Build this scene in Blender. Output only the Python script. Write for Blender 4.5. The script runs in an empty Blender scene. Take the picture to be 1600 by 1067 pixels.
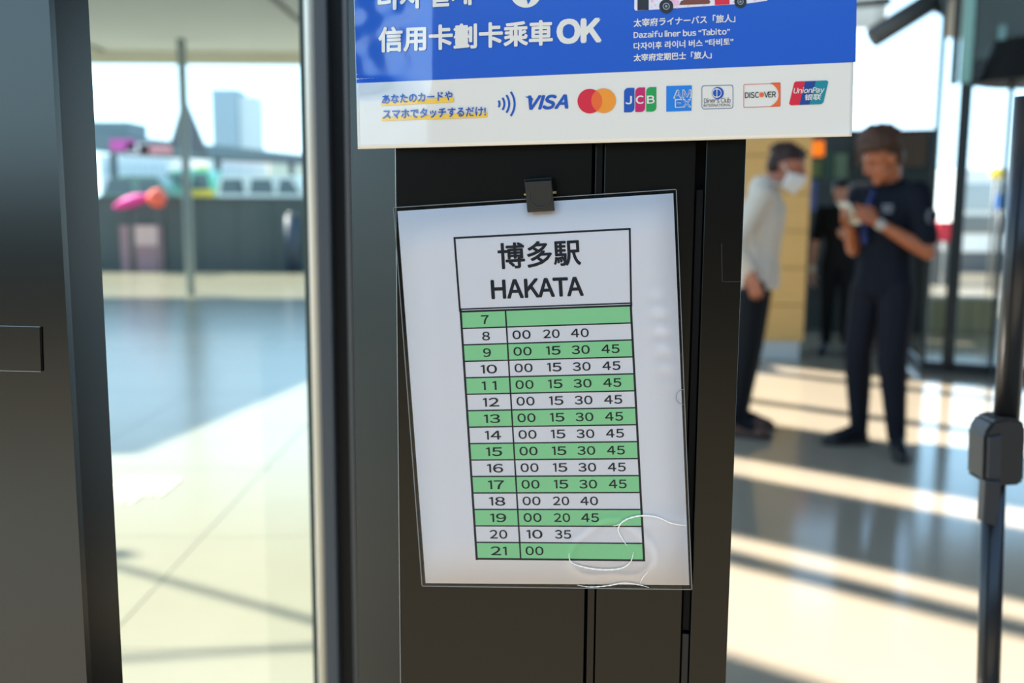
import bpy, bmesh, math, random
from mathutils import Vector, Matrix
random.seed(7)
C = bpy.context.scene.collection
sc = bpy.context.scene
PI = math.pi

# ------------------------------------------------------------------ camera
CAMH = 1.33
FPX = 1556.0
_down = Vector((-70.0, 11137.0, FPX)).normalized()      # world down in camera axes (x right, y down, z forward)
_fw = Vector((0, 0, 1)) - _down * _down.z
_fw.normalize()                                          # world +Y in camera axes
_rt = _down.cross(_fw) * -1                              # world +X in camera axes
if _rt.x < 0: _rt = -_rt
# rows: camera axes expressed in world
cam_x = Vector((_rt.x, _fw.x, -_down.x))
cam_y = Vector((-_rt.y, -_fw.y, _down.y))                # up in image
cam_z = Vector((-_rt.z, -_fw.z, _down.z))                # backwards
cam = bpy.data.cameras.new('camera'); camo = bpy.data.objects.new('camera', cam); C.objects.link(camo)
camo.matrix_world = Matrix(((cam_x.x, cam_y.x, cam_z.x, 0), (cam_x.y, cam_y.y, cam_z.y, 0), (cam_x.z, cam_y.z, cam_z.z, CAMH), (0, 0, 0, 1)))
cam.sensor_width = 36; cam.lens = 36 * FPX / 1600; cam.clip_start = 0.02; cam.clip_end = 2000
cam.dof.use_dof = True; cam.dof.focus_distance = 0.785; cam.dof.aperture_fstop = 4.4
cam.dof.aperture_blades = 0
sc.camera = camo
O = Vector((0, 0, CAMH))

# ------------------------------------------------------------------ sky, sun, exposure
SUN_AZ, SUN_EL = math.radians(-60), math.radians(45)     # azimuth from +Y towards +X
w = bpy.data.worlds.new('world'); sc.world = w; w.use_nodes = True
nt = w.node_tree; nt.nodes.clear()
out = nt.nodes.new('ShaderNodeOutputWorld'); bg = nt.nodes.new('ShaderNodeBackground')
tc = nt.nodes.new('ShaderNodeTexCoord'); sep = nt.nodes.new('ShaderNodeSeparateXYZ'); rp = nt.nodes.new('ShaderNodeValToRGB')
nt.links.new(tc.outputs['Generated'], sep.inputs[0]); nt.links.new(sep.outputs['Z'], rp.inputs[0])
rp.color_ramp.elements[0].position = 0.0; rp.color_ramp.elements[0].color = (0.62, 0.85, 1.0, 1)
rp.color_ramp.elements[1].position = 0.80; rp.color_ramp.elements[1].color = (0.10, 0.19, 0.34, 1)
e = rp.color_ramp.elements.new(0.20); e.color = (0.46, 0.74, 1.0, 1)
e = rp.color_ramp.elements.new(0.42); e.color = (0.22, 0.40, 0.66, 1)
nt.links.new(rp.outputs[0], bg.inputs[0]); bg.inputs[1].default_value = 2.0
nt.links.new(bg.outputs[0], out.inputs[0])
sun = bpy.data.lights.new('sun', 'SUN'); sun.energy = 11.0; sun.angle = math.radians(0.9); sun.color = (1.0, 0.95, 0.87)
suno = bpy.data.objects.new('sun', sun); C.objects.link(suno)
SUND = Vector((math.sin(SUN_AZ) * math.cos(SUN_EL), math.cos(SUN_AZ) * math.cos(SUN_EL), math.sin(SUN_EL)))
suno.rotation_euler = SUND.to_track_quat('Z', 'Y').to_euler(); suno.location = SUND * 60
sc.view_settings.view_transform = 'Standard'; sc.view_settings.look = 'None'
sc.view_settings.exposure = 0.85; sc.view_settings.gamma = 1.0; sc.view_settings.use_curve_mapping = False
sc.cycles.max_bounces = 8; sc.cycles.transparent_max_bounces = 16; sc.cycles.caustics_reflective = False; sc.cycles.caustics_refractive = False

# ------------------------------------------------------------------ helpers
def ray(px, py):
    return (cam_x * ((px - 800) / FPX) - cam_y * ((py - 533.5) / FPX) - cam_z).normalized()
def onplane(px, py, p, n):
    d = ray(px, py); return O + d * ((p - O).dot(n) / d.dot(n))
def floor(px, py, z=0.0): return onplane(px, py, Vector((0, 0, z)), Vector((0, 0, 1)))
def at(px, py, Y): return onplane(px, py, Vector((0, Y, 0)), Vector((0, 1, 0)))

def lin(c):
    c = c / 255.0
    return c / 12.92 if c <= 0.04045 else ((c + 0.055) / 1.055) ** 2.4
def rgb(r, g, b): return (lin(r), lin(g), lin(b), 1)
MATS = {}
def mat(name, col, rough=0.5, spec=0.5, metal=0.0, bump=0.0, bscale=60.0, var=0.0, vscale=8.0, coat=0.0, coat_rough=0.1, emit=None, stretch=None):
    if name in MATS: return MATS[name]
    m = bpy.data.materials.new(name); m.use_nodes = True; t = m.node_tree; b = t.nodes['Principled BSDF']
    b.inputs['Base Color'].default_value = col; b.inputs['Roughness'].default_value = rough
    b.inputs['Specular IOR Level'].default_value = spec; b.inputs['Metallic'].default_value = metal
    b.inputs['Coat Weight'].default_value = coat; b.inputs['Coat IOR'].default_value = 1.68 if coat >= 1 else 1.5; b.inputs['Coat Roughness'].default_value = coat_rough
    co = t.nodes.new('ShaderNodeTexCoord'); mp = t.nodes.new('ShaderNodeMapping')
    t.links.new(co.outputs['Object'], mp.inputs[0])
    if stretch: mp.inputs['Scale'].default_value = stretch
    if var:
        n = t.nodes.new('ShaderNodeTexNoise'); n.inputs['Scale'].default_value = vscale; n.inputs['Detail'].default_value = 4
        t.links.new(mp.outputs[0], n.inputs['Vector'])
        mx = t.nodes.new('ShaderNodeMix'); mx.data_type = 'RGBA'
        mx.inputs['A'].default_value = tuple(c * (1 - var) for c in col[:3]) + (1,)
        mx.inputs['B'].default_value = tuple(min(1, c * (1 + var)) for c in col[:3]) + (1,)
        t.links.new(n.outputs['Fac'], mx.inputs['Factor']); t.links.new(mx.outputs['Result'], b.inputs['Base Color'])
    if bump:
        n = t.nodes.new('ShaderNodeTexNoise'); n.inputs['Scale'].default_value = bscale; n.inputs['Detail'].default_value = 3
        t.links.new(mp.outputs[0], n.inputs['Vector'])
        bp = t.nodes.new('ShaderNodeBump'); bp.inputs['Strength'].default_value = bump; bp.inputs['Distance'].default_value = 0.01
        t.links.new(n.outputs['Fac'], bp.inputs['Height']); t.links.new(bp.outputs[0], b.inputs['Normal'])
    if emit:
        b.inputs['Emission Color'].default_value = col; b.inputs['Emission Strength'].default_value = emit
    MATS[name] = m; return m
def glass(name, tint, ior=1.45, rough=0.0, bump=0.0, bscale=20, boost=1.0):
    if name in MATS: return MATS[name]
    m = bpy.data.materials.new(name); m.use_nodes = True; t = m.node_tree; t.nodes.clear()
    o = t.nodes.new('ShaderNodeOutputMaterial'); mx = t.nodes.new('ShaderNodeMixShader')
    tr = t.nodes.new('ShaderNodeBsdfTransparent'); tr.inputs[0].default_value = tint
    gl = t.nodes.new('ShaderNodeBsdfGlossy'); gl.inputs['Roughness'].default_value = rough
    fr = t.nodes.new('ShaderNodeFresnel'); fr.inputs[0].default_value = ior
    mm = t.nodes.new('ShaderNodeMath'); mm.operation = 'MULTIPLY'; mm.inputs[1].default_value = boost; mm.use_clamp = True
    t.links.new(fr.outputs[0], mm.inputs[0]); t.links.new(mm.outputs[0], mx.inputs[0])
    t.links.new(tr.outputs[0], mx.inputs[1]); t.links.new(gl.outputs[0], mx.inputs[2]); t.links.new(mx.outputs[0], o.inputs[0])
    if bump:
        n = t.nodes.new('ShaderNodeTexNoise'); n.inputs['Scale'].default_value = bscale; n.inputs['Detail'].default_value = 2
        co = t.nodes.new('ShaderNodeTexCoord'); t.links.new(co.outputs['Object'], n.inputs['Vector'])
        bp = t.nodes.new('ShaderNodeBump'); bp.inputs['Strength'].default_value = bump; bp.inputs['Distance'].default_value = 0.004
        t.links.new(n.outputs['Fac'], bp.inputs['Height']); t.links.new(bp.outputs[0], gl.inputs['Normal'])
    MATS[name] = m; return m

def tag(o, label=None, cat=None, group=None, kind=None):
    if label: o['label'] = label
    if cat: o['category'] = cat
    if group: o['group'] = group
    if kind: o['kind'] = kind
    return o
def empty(name, loc, label=None, cat=None, group=None, rotz=0):
    o = bpy.data.objects.new(name, None); C.objects.link(o); o.location = loc; o.rotation_euler = (0, 0, rotz); o.empty_display_size = 0.05
    return tag(o, label, cat, group)
def link(name, me, m, parent=None, world=True):
    """link a mesh; vertices are world coordinates, moved into the parent's (unrotated or rotated) frame"""
    o = bpy.data.objects.new(name, me); C.objects.link(o)
    if m and not me.materials: me.materials.append(m)
    if parent is not None:
        o.parent = parent
        if world:
            mw = Matrix.Identity(4); p = parent
            while p is not None:
                mw = (Matrix.Translation(p.location) @ p.rotation_euler.to_matrix().to_4x4()) @ mw; p = p.parent
            me.transform(mw.inverted())
    return o
def mesh(name, vs, fs, m, parent=None, smooth=False, world=True, kind=None):
    me = bpy.data.meshes.new(name); me.from_pydata([tuple(v) for v in vs], [], fs); me.update()
    if smooth: me.polygons.foreach_set('use_smooth', [True] * len(me.polygons))
    o = link(name, me, m, parent, world)
    if kind: o['kind'] = kind
    return o
def bmobj(name, bm, m, parent=None, smooth=False, world=True):
    me = bpy.data.meshes.new(name); bmesh.ops.recalc_face_normals(bm, faces=bm.faces); bm.to_mesh(me); bm.free()
    if smooth: me.polygons.foreach_set('use_smooth', [True] * len(me.polygons))
    return link(name, me, m, parent, world)
def extrude_poly(pts, vec):
    n = len(pts); vec = Vector(vec)
    vs = [Vector(p) for p in pts] + [Vector(p) + vec for p in pts]
    fs = [tuple(range(n)), tuple(range(2 * n - 1, n - 1, -1))] + [(i, n + i, n + (i + 1) % n, (i + 1) % n) for i in range(n)]
    return vs, fs
def plate(name, pts, vec, m, parent=None, bevel=0.0, seg=2):
    vs, fs = extrude_poly(pts, vec)
    bm = bmesh.new(); bv = [bm.verts.new(v) for v in vs]
    for f in fs: bm.faces.new([bv[i] for i in f])
    if bevel: bmesh.ops.bevel(bm, geom=list(bm.edges), offset=bevel, segments=seg, affect='EDGES', profile=0.5)
    return bmobj(name, bm, m, parent)
def bbox(name, c, s, m, parent=None, bevel=0.0, rotz=0.0, seg=2):
    """box by centre and size"""
    bm = bmesh.new(); bmesh.ops.create_cube(bm, size=1)
    bmesh.ops.scale(bm, vec=s, verts=bm.verts)
    if bevel: bmesh.ops.bevel(bm, geom=list(bm.edges), offset=bevel, segments=seg, affect='EDGES', profile=0.5)
    bmesh.ops.rotate(bm, cent=(0, 0, 0), matrix=Matrix.Rotation(rotz, 3, 'Z'), verts=bm.verts)
    bmesh.ops.translate(bm, vec=c, verts=bm.verts)
    return bmobj(name, bm, m, parent)
def tube(name, p0, p1, r0, m, parent=None, r1=None, seg=20, cap=True):
    p0, p1 = Vector(p0), Vector(p1); r1 = r0 if r1 is None else r1
    q = (p1 - p0).to_track_quat('Z', 'Y'); bm = bmesh.new()
    bmesh.ops.create_cone(bm, cap_ends=cap, segments=seg, radius1=r0, radius2=r1, depth=(p1 - p0).length)
    bmesh.ops.rotate(bm, cent=(0, 0, 0), matrix=q.to_matrix(), verts=bm.verts)
    bmesh.ops.translate(bm, vec=(p0 + p1) / 2, verts=bm.verts)
    o = bmobj(name, bm, m, parent)
    for p in o.data.polygons: p.use_smooth = len(p.vertices) == 4
    return o
def vbox(name, a, b, z0, z1, depth, m, parent=None, bevel=0.0):
    """upright slab between two floor points a,b (x,y), thickness `depth` to the left-hand (away) side"""
    a, b = Vector((a[0], a[1], 0)), Vector((b[0], b[1], 0)); d = (b - a).normalized(); nrm = Vector((-d.y, d.x, 0)) * depth
    return plate(name, [a + Vector((0, 0, z0)), b + Vector((0, 0, z0)), b + Vector((0, 0, z1)), a + Vector((0, 0, z1))], nrm, m, parent, bevel)

# ------------------------------------------------------------------ materials
M_floor = mat('polished_floor', rgb(153, 141, 122), 0.13, 0.5, var=0.10, vscale=1.2, bump=0.02, bscale=3)
M_slab = mat('pale_paving', rgb(136, 132, 112), 0.22, 0.6, var=0.06, vscale=3)
M_black = mat('black_coated_metal', (.030, .030, .027, 1), 0.26, 0.5, metal=1.0)
M_black2 = mat('dark_frame_metal', rgb(34, 35, 35), 0.38, 0.35)
M_gap = mat('gap_black', rgb(8, 8, 8), 0.6, 0.2)
M_side = mat('grey_coated_metal', (.056, .058, .054, 1), 0.22, 0.5, metal=1.0)
M_edge = mat('worn_and_highlight_edge', rgb(150, 150, 148), 0.3, 0.5, metal=0.6)  # wear on the plate edges; painted highlight on the column corner
M_alu = mat('pale_aluminium', rgb(236, 230, 212), 0.35, 0.5, metal=0.25)
M_grey = mat('grey_aluminium', rgb(96, 98, 98), 0.4, 0.5)
M_conc = mat('pale_concrete', rgb(190, 190, 184), 0.8, 0.3, var=0.05)
M_soffit = mat('canopy_soffit', rgb(228, 238, 248), 0.7, 0.3)
M_cream = mat('cream_metal', rgb(235, 230, 212), 0.6, 0.3)
M_barrier = mat('dark_barrier', rgb(84, 96, 98), 0.6, 0.3, var=0.08, vscale=2)
M_road = mat('asphalt', rgb(105, 106, 106), 0.85, 0.2, var=0.1)
M_white = mat('white_paint', rgb(236, 236, 234), 0.5, 0.4)
M_paper = mat('paper', rgb(255, 249, 246), 0.75, 0.2)
M_ink = mat('black_ink', rgb(44, 44, 48), 0.6, 0.2)
M_green = mat('green_row_print', rgb(160, 236, 164), 0.7, 0.2)
PCO = dict(coat=1.0, coat_rough=0.16, bump=0.0)
M_pwhite = mat('poster_white', rgb(230, 221, 205), 0.5, 0.3, **PCO)
M_pblue = mat('poster_blue', rgb(0, 82, 182), 0.45, 0.3, **PCO)
M_pdark = mat('poster_dark_blue', rgb(12, 78, 168), 0.5, 0.3, **PCO)
M_pyel = mat('poster_yellow', rgb(246, 196, 60), 0.5, 0.3, **PCO)
M_pred = mat('poster_red', rgb(214, 24, 50), 0.5, 0.3, **PCO)
M_pcrim = mat('poster_crimson', rgb(196, 22, 92), 0.5, 0.3, **PCO)
M_poran = mat('poster_orange', rgb(242, 146, 34), 0.5, 0.3, **PCO)
M_plens = mat('poster_orange_red', rgb(236, 98, 34), 0.5, 0.3, **PCO)
M_pgreen = mat('poster_green', rgb(24, 150, 70), 0.5, 0.3, **PCO)
M_pteal = mat('poster_teal', rgb(0, 130, 142), 0.5, 0.3, **PCO)
M_pnavy = mat('poster_navy', rgb(14, 60, 130), 0.5, 0.3, **PCO)
M_pcyan = mat('poster_sky_blue', rgb(20, 122, 206), 0.5, 0.3, **PCO)
M_pblack = mat('poster_black', rgb(24, 26, 30), 0.5, 0.3, **PCO)
M_pgrey = mat('poster_grey', rgb(150, 152, 156), 0.5, 0.3, **PCO)
M_ppink = mat('poster_pink', rgb(240, 180, 200), 0.5, 0.3, **PCO)
M_pbrown = mat('poster_brown', rgb(120, 60, 40), 0.5, 0.3, **PCO)
M_sleeve = glass('clear_sleeve', (0.995, 0.995, 0.995, 1), 1.28, 0.06, bump=0.25, bscale=26)
M_pane = glass('window_glass', (0.80, 0.86, 0.83, 1), 1.5, 0.0, boost=1.7)
M_pane2 = glass('door_glass', (0.90, 0.96, 0.95, 1), 1.3, 0.0)
M_fin = mat('green_glass_edge', rgb(112, 158, 146), 0.15, 0.5)
M_wood = mat('pale_oak_board', rgb(208, 164, 98), 0.5, 0.4, var=0.10, vscale=5, stretch=(1, 1, 14))
M_brass = mat('brass', rgb(190, 160, 90), 0.3, 0.5, metal=0.9)

# ================================================================== SETTING
fl = mesh('floor', [(-150, -40, 0), (150, -40, 0), (150, 400, 0), (-150, 400, 0)], [(0, 1, 2, 3)], M_floor); tag(fl, 'polished grey concourse floor', kind='structure')
# paving slabs outside the left pane, pieces of the floor
sl_me = None
def slab_mesh(w_, d_, h_):
    bm = bmesh.new(); bmesh.ops.create_cube(bm, size=1); bmesh.ops.scale(bm, vec=(w_, d_, h_), verts=bm.verts)
    bmesh.ops.translate(bm, vec=(0, 0, h_ / 2), verts=bm.verts)
    te = [e for e in bm.edges if all(v.co.z > h_ * 0.9 for v in e.verts)]
    bmesh.ops.bevel(bm, geom=te, offset=0.002, segments=1, affect='EDGES')
    me = bpy.data.meshes.new('paving_slab'); bm.to_mesh(me); bm.free(); me.materials.append(M_slab); return me
SL = slab_mesh(0.998, 0.998, 0.012)
for i in range(-13, 1):
    for j in range(0, 17):
        x, y = i * 1.0 - 0.72 + 0.05 * j * 0, 2.3 + j * 1.0
        if x > -0.2: continue
        o = bpy.data.objects.new('paving_slab', SL); C.objects.link(o); o.parent = fl; o.location = (x, y, 0.0005 * random.random())

def tactile(px, py):
    c = floor(px, py); bm = bmesh.new()
    for i in range(6):
        for j in range(6):
            r_ = bmesh.ops.create_uvsphere(bm, u_segments=8, v_segments=6, radius=1)
            for v in r_['verts']: v.co = Vector((v.co.x * .017, v.co.y * .017, max(v.co.z, -.2) * .007)) + Vector((c.x + (i - 2.5) * .05, c.y + (j - 2.5) * .05, .0135))
    bmobj('tactile_studs', bm, mat('tactile_white', rgb(236, 232, 216), .12, .9), fl, True)['kind'] = 'stuff'
for px_, py_ in ((178, 776), (224, 765)): tactile(px_, py_)
# building of the concourse behind the photographer, seen only in reflections
wb = bbox('wall_back', (1.2, -7.2, 1.8), (15.0, 0.3, 3.6), mat('back_wall', rgb(40, 40, 39), 0.7, 0.3)); tag(wb, 'dark concourse wall behind the viewer', kind='structure')
wr = bbox('wall_right', (8.2, -0.6, 2.6), (0.3, 13.0, 5.2), mat('back_wall', rgb(40, 40, 39))); tag(wr, 'dark concourse wall to the right', kind='structure')

wl = vbox('wall_left', (-6.6, -7.2), (-16, -1.0), 0, 1.5, 0.3, mat('low_dark_wall', rgb(44, 46, 46), .8, .2)); tag(wl, 'unseen low dark wall added behind left for reflections', kind='structure')  # added out of view to darken the middle of the post's reflection

# --- shade blockers: unseen strips added overhead, shaped to give the floor its stripes
def lift(p, z):      # floor point -> point at height z on the line towards the sun
    return Vector((p[0], p[1], 0)) + SUND * (z / SUND.z)
roof = empty('shade_slats', lift((2.5, 6), 5.2)); tag(roof, 'unseen added slats that shade the floor in stripes', kind='structure')
RZ = 5.2
def cline(c, x): return (x, c - 0.8 * x)
STR = [(0.6, 3.32), (4.20, 4.38), (4.60, 5.67), (6.08, 7.2), (7.88, 8.06), (9.36, 9.55), (9.92, 13.0)]
for c0, c1 in STR:
    x0, x1 = 0.15, 7.5
    pts = [lift(cline(c0, x0), RZ), lift(cline(c0, x1), RZ), lift(cline(c1, x1), RZ), lift(cline(c1, x0), RZ)]
    plate('shade_strip', pts, (0, 0, 0.12), M_soffit, roof)

ce = bbox('ceiling', (6.4, 8.0, 4.5), (11.6, 12.2, 0.12), mat('ceiling_grey', rgb(92, 88, 80), .7, .3)); tag(ce, 'dark flat ceiling over the hall', kind='structure')

# --- bus-side canopy (left): soffit in the top left of the picture, its shade on the paving
can = empty('bus_canopy', (-5, 14, 3.5), 'grey flat canopy soffit over the bus bay, top left', 'canopy')
CZ = 3.5
cp = [(-16, 15.2), (-1.0, 15.2), (-1.0, 9.7), (-4.5, 9.7), (-5.1, 6.9), (-16, 5.5)]
plate('soffit', [Vector((x, y, CZ)) for x, y in cp], (0, 0, 0.14), M_soffit, can)
bbox('fascia', (-8.5, 15.15, CZ - .07), (15.0, 0.12, 0.22), M_cream, can)
for xx in (-13.2, -9.6, -6.0, -2.6):
    bbox('soffit_joint', (xx, 12.4, CZ - .012), (0.05, 5.2, 0.03), M_grey, can)
p = at(292, 300, 14.0)
tube('canopy_post', (p.x, 14.0, 0), (p.x, 14.0, CZ), 0.06, mat('pale_steel', rgb(150, 164, 168), 0.4, 0.5), can)
def shadow_rod(a, b, r):
    A, B = floor(*a), floor(*b); d = (B - A)
    tube('shade_rod', lift(A - d * 0.05, CZ), lift(B + d * 0.9, CZ), r, M_grey, can, seg=10)  # unseen rods added to cast the thin shadow bars on the paving
shadow_rod((190, 892), (490, 976), 0.022)
shadow_rod((190, 1037), (490, 1018), 0.016)
nb = lift(floor(190, 872), CZ)
bm = bmesh.new(); bmesh.ops.create_uvsphere(bm, u_segments=12, v_segments=8, radius=0.05); bmesh.ops.translate(bm, vec=nb, verts=bm.verts); bmobj('shade_ball', bm, M_grey, can, True)  # unseen ball added to cast the dark spot on the paving

# --- left foreground post
PP = at(106, 533, 0.74); PYAW = math.radians(14)
u_l = Vector((-math.cos(PYAW), math.sin(PYAW) * -1.0, 0)) * -1   # along the face to the right
u_l = Vector((math.cos(PYAW), -math.sin(PYAW), 0))
back = Vector((math.sin(PYAW), math.cos(PYAW), 0))
q = at(165, 533, 0.8)
e1 = Vector((PP.x, PP.y, 0))
dirs = onplane(165, 533, e1, Vector((u_l.x, u_l.y, 0)))        # far right edge lies on the perpendicular through e1
depth = (Vector((dirs.x, dirs.y, 0)) - e1).length
post = empty('door_post', (e1.x - 0.1, e1.y + 0.05, 0), 'dark grey metal door post at left edge with a small cover plate', 'post')
def upright(name, base, d1, w1, d2, w2, m, parent, z0=0.0, z1=3.2, bevel=0.0):
    a = Vector((base.x, base.y, z0)); pts = [a, a + d1 * w1, a + d1 * w1 + d2 * w2, a + d2 * w2]
    return plate(name, pts, (0, 0, z1 - z0), m, parent, bevel)
upright('post_face', e1 - u_l * 0.24, u_l, 0.24, back, 0.006, M_side, post)
upright('post_return', e1 - u_l * 0.006 + back * 0.006, u_l, 0.006, back, depth - 0.006, M_black, post)
upright('post_core', e1 - u_l * 0.235 + back * 0.006, u_l, 0.228, back, depth - 0.012, M_gap, post)
nL = -back
def on_post(px, py, off): return onplane(px, py, e1 + nL * off, nL)
pl = [on_post(-25, 509, .0006), on_post(63, 511, .0006), on_post(65.5, 579, .0006), on_post(-25, 577, .0006)]
plate('cover_plate', pl, nL * 0.0012, M_side, post, 0.0003, 1)
plate('plate_seam', [on_post(62.5, 511, .0006), on_post(65, 511, .0006), on_post(67, 579.5, .0006), on_post(64.5, 579.5, .0006)], nL * 0.0003, M_gap, post)
plate('plate_scratch', [on_post(-25, 508, .0006), on_post(63, 510, .0006), on_post(63, 511, .0006), on_post(-25, 509, .0006)], nL * 0.0004, M_edge, post)
plate('plate_scratch', [on_post(-25, 578, .0006), on_post(64, 580, .0006), on_post(64, 581, .0006), on_post(-25, 579, .0006)], nL * 0.0004, M_edge, post)

# --- central column: plane facing the camera, right side a little nearer
CYAW = math.radians(10)
cu = Vector((math.cos(CYAW), -math.sin(CYAW), 0)); cn = Vector((-math.sin(CYAW), -math.cos(CYAW), 0)); cb = -cn
CP0 = at(840, 610, 0.80)
def colp(px, py, off=0.0): return onplane(px, py, CP0 + cn * off, cn)
def colx(px): v = colp(px, 640); return Vector((v.x, v.y, 0))
column = empty('sign_column', colx(880) + cb * 0.06, 'black panelled metal column carrying the poster and timetable', 'column')
def cpanel(name, x0, x1, m, z0=0, z1=3.2, rec=0.0, th=0.02, bevel=0.0008):
    a, b = colx(x0) + cb * rec, colx(x1) + cb * rec
    return upright(name, a, cu, (b - a).length, cb, th, m, column, z0, z1, bevel)
cpanel('panel', 622, 918.5, M_black)
cpanel('cover_strip', 923, 934.5, M_black, rec=0.001)
cpanel('panel', 937, 1075, M_black)
cpanel('edge_panel', 1090, 1150, M_black, rec=-0.002)
cpanel('backing', 640, 1140, M_gap, rec=0.024, th=0.10, bevel=0)
# latch plates in the recess
for (y0, y1) in ((296, 990), (996, 1200)):
    a = colp(1082, y0).z; b = colp(1082, y1).z
    cpanel('recess_strip', 1077, 1088.5, M_gap if y0 < 900 else M_black2, z0=b, z1=a, rec=0.006, th=0.012, bevel=0.0005)
# faint sticker outline on the right panel
for q_ in ([(1127, 380), (1128, 380), (1129, 440), (1128, 440)], [(1128, 439.4), (1157, 439.4), (1157, 440.4), (1128, 440.4)]):
    plate('scuff_line', [colp(x, y, .0021) for x, y in q_], cn * 0.0002, mat('faint_scuff', rgb(40, 40, 38), 0.4), column)
# left return of the column, turned towards the street
c622 = colx(622)
SYAW = math.radians(48)
sd = Vector((-math.cos(SYAW), math.sin(SYAW), 0)); sn = Vector((-math.sin(SYAW), -math.cos(SYAW), 0))
v553 = onplane(556, 640, c622, sn); wlen = (Vector((v553.x, v553.y, 0)) - c622).length
upright('side_panel', c622 + sd * 0.0012, sd, wlen, -sn, 0.012, mat('dark_return_metal', (.026, .027, .024, 1), .22, .5, metal=1.0), column)
upright('corner_highlight', c622 + sd * 0.0009 + cn * 0.0002, -sd, 0.0011, -cn, 0.002, M_edge, column, bevel=0.0003)  # bright strip painted in for the highlight along the corner

# --- window pane and its frame, left of the column
WY = 1.5
win = empty('window_1', (at(300, 640, WY).x, WY, 0)); tag(win, 'tall glass pane left of the column', kind='structure')
def wx(px): return at(px, 640, WY).x
def wrect(name, p0, p1, y0, y1, m, bevel=0.002):
    a, b = wx(p0), wx(p1); return bbox(name, ((a + b) / 2, (y0 + y1) / 2, 1.6), (b - a, y1 - y0, 3.2), m, win, bevel)
wrect('gasket', 481, 490, WY - 0.004, WY + 0.02, mat('green_rubber', rgb(66, 78, 70), 0.6))
xa, xb = wx(489), wx(508)
tube('glazing_bead', ((xa + xb) / 2, WY - 0.004, 0), ((xa + xb) / 2, WY - 0.004, 3.2), (xb - xa) / 2, M_alu, win)
wrect('frame_stile', 507, 527, WY - 0.03, WY + 0.05, M_grey)
wrect('frame_stile', 527, 552, WY - 0.012, WY + 0.06, M_black2)
xa, xb = wx(549), wx(560)
tube('frame_bead', ((xa + xb) / 2, WY - 0.02, 0), ((xa + xb) / 2, WY - 0.02, 3.2), (xb - xa) / 2, M_grey, win)
wrect('frame_stile', 558, 640, WY - 0.005, WY + 0.06, M_black2)
mesh('glass_pane', [(-2.6, WY + .006, 0.0), (wx(486), WY + .006, 0.0), (wx(486), WY + .006, 3.2), (-2.6, WY + .006, 3.2)], [(0, 1, 2, 3)], M_pane, win)

# --- dark street barrier
bar = empty('street_barrier', (-5, 19, 0), 'long dark grey street barrier wall behind the paving', 'barrier')
BY = 19.0
xb0, xb1 = -12.0, at(480, 370, BY).x + 0.05
n = 12
for i in range(n):
    x0 = xb0 + (xb1 - xb0) * i / n; x1 = xb0 + (xb1 - xb0) * (i + 1) / n
    bbox('barrier_panel', ((x0 + x1) / 2, BY, 0.68), (x1 - x0 - 0.012, 0.12, 1.36), M_barrier, bar)
bbox('barrier_cap', ((xb0 + xb1) / 2, BY, 1.37), (xb1 - xb0, 0.2, 0.05), M_barrier, bar)
p0, p1 = at(187, 352, 18.9), at(256, 424, 18.9)
pk = empty('notice_board', ((p0.x + p1.x) / 2, 18.9, 0.2), 'pale pink notice board mounted on the dark street barrier', 'board')
bbox('board', ((p0.x + p1.x) / 2, 18.91, (p0.z + p1.z) / 2), (p1.x - p0.x, 0.03, p0.z - p1.z), mat('dusty_pink', rgb(172, 140, 150), 0.7), pk)
zt, zm = p0.z, at(187, 383, 18.9).z
bbox('board_header', ((p0.x + p1.x) / 2 + 0.1, 18.885, (zt + zm) / 2), (p1.x - p0.x - 0.3, 0.03, zt - zm), mat('pale_pink', rgb(226, 196, 196), 0.7), pk)
bbox('board_rail', (p0.x + 0.2, 18.88, (p0.z + p1.z) / 2), (0.05, 0.03, p0.z - p1.z), M_grey, pk)
pb = at(456, 370, 18.6)
bo = empty('bollard', (pb.x, 18.6, 0), 'dark blue bollard post at right end of the barrier', 'bollard')
tube('bollard_post', (pb.x, 18.6, 0), (pb.x, 18.6, 1.05), 0.12, mat('bollard_blue', rgb(52, 66, 84), 0.5), bo); tube('bollard_cap', (pb.x, 18.6, 1.05), (pb.x, 18.6, 1.12), 0.12, M_grey, bo, r1=0.07)
def blob(name, px, py, Y, rx, ry, rz, m, label, cat, tilt=0.0):
    c = at(px, py, Y); bm = bmesh.new(); bmesh.ops.create_icosphere(bm, subdivisions=3, radius=1)
    for v in bm.verts:
        k = 1 + 0.12 * math.sin(5 * v.co.x + 2 * v.co.z) * math.cos(4 * v.co.y)
        v.co = Vector((v.co.x * rx * k, v.co.y * ry * k, v.co.z * rz * (1.0 if v.co.z > 0 else 0.8)))
    bmesh.ops.rotate(bm, cent=(0, 0, 0), matrix=Matrix.Rotation(tilt, 3, 'Y'), verts=bm.verts)
    bmesh.ops.translate(bm, vec=c, verts=bm.verts)
    r = empty(name, (c.x, c.y, c.z - rz), label, cat)
    bmobj('cover', bm, m, r, True)
    tube('stem', (c.x, c.y, 0), (c.x, c.y, c.z), 0.02, M_grey, r, seg=8)
    return r
blob('cloth_cover', 207, 315, 18.5, 0.34, 0.15, 0.12, mat('magenta_cloth', rgb(232, 66, 160), 0.7), 'magenta cloth cover on a stem at the top of the barrier', 'cover', -0.3)
blob('cloth_cover', 245, 311, 18.4, 0.17, 0.14, 0.2, mat('orange_cloth', rgb(245, 104, 84), 0.7), 'orange red cloth cover on a stem at the top of the barrier', 'cover', 0.3)

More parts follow.
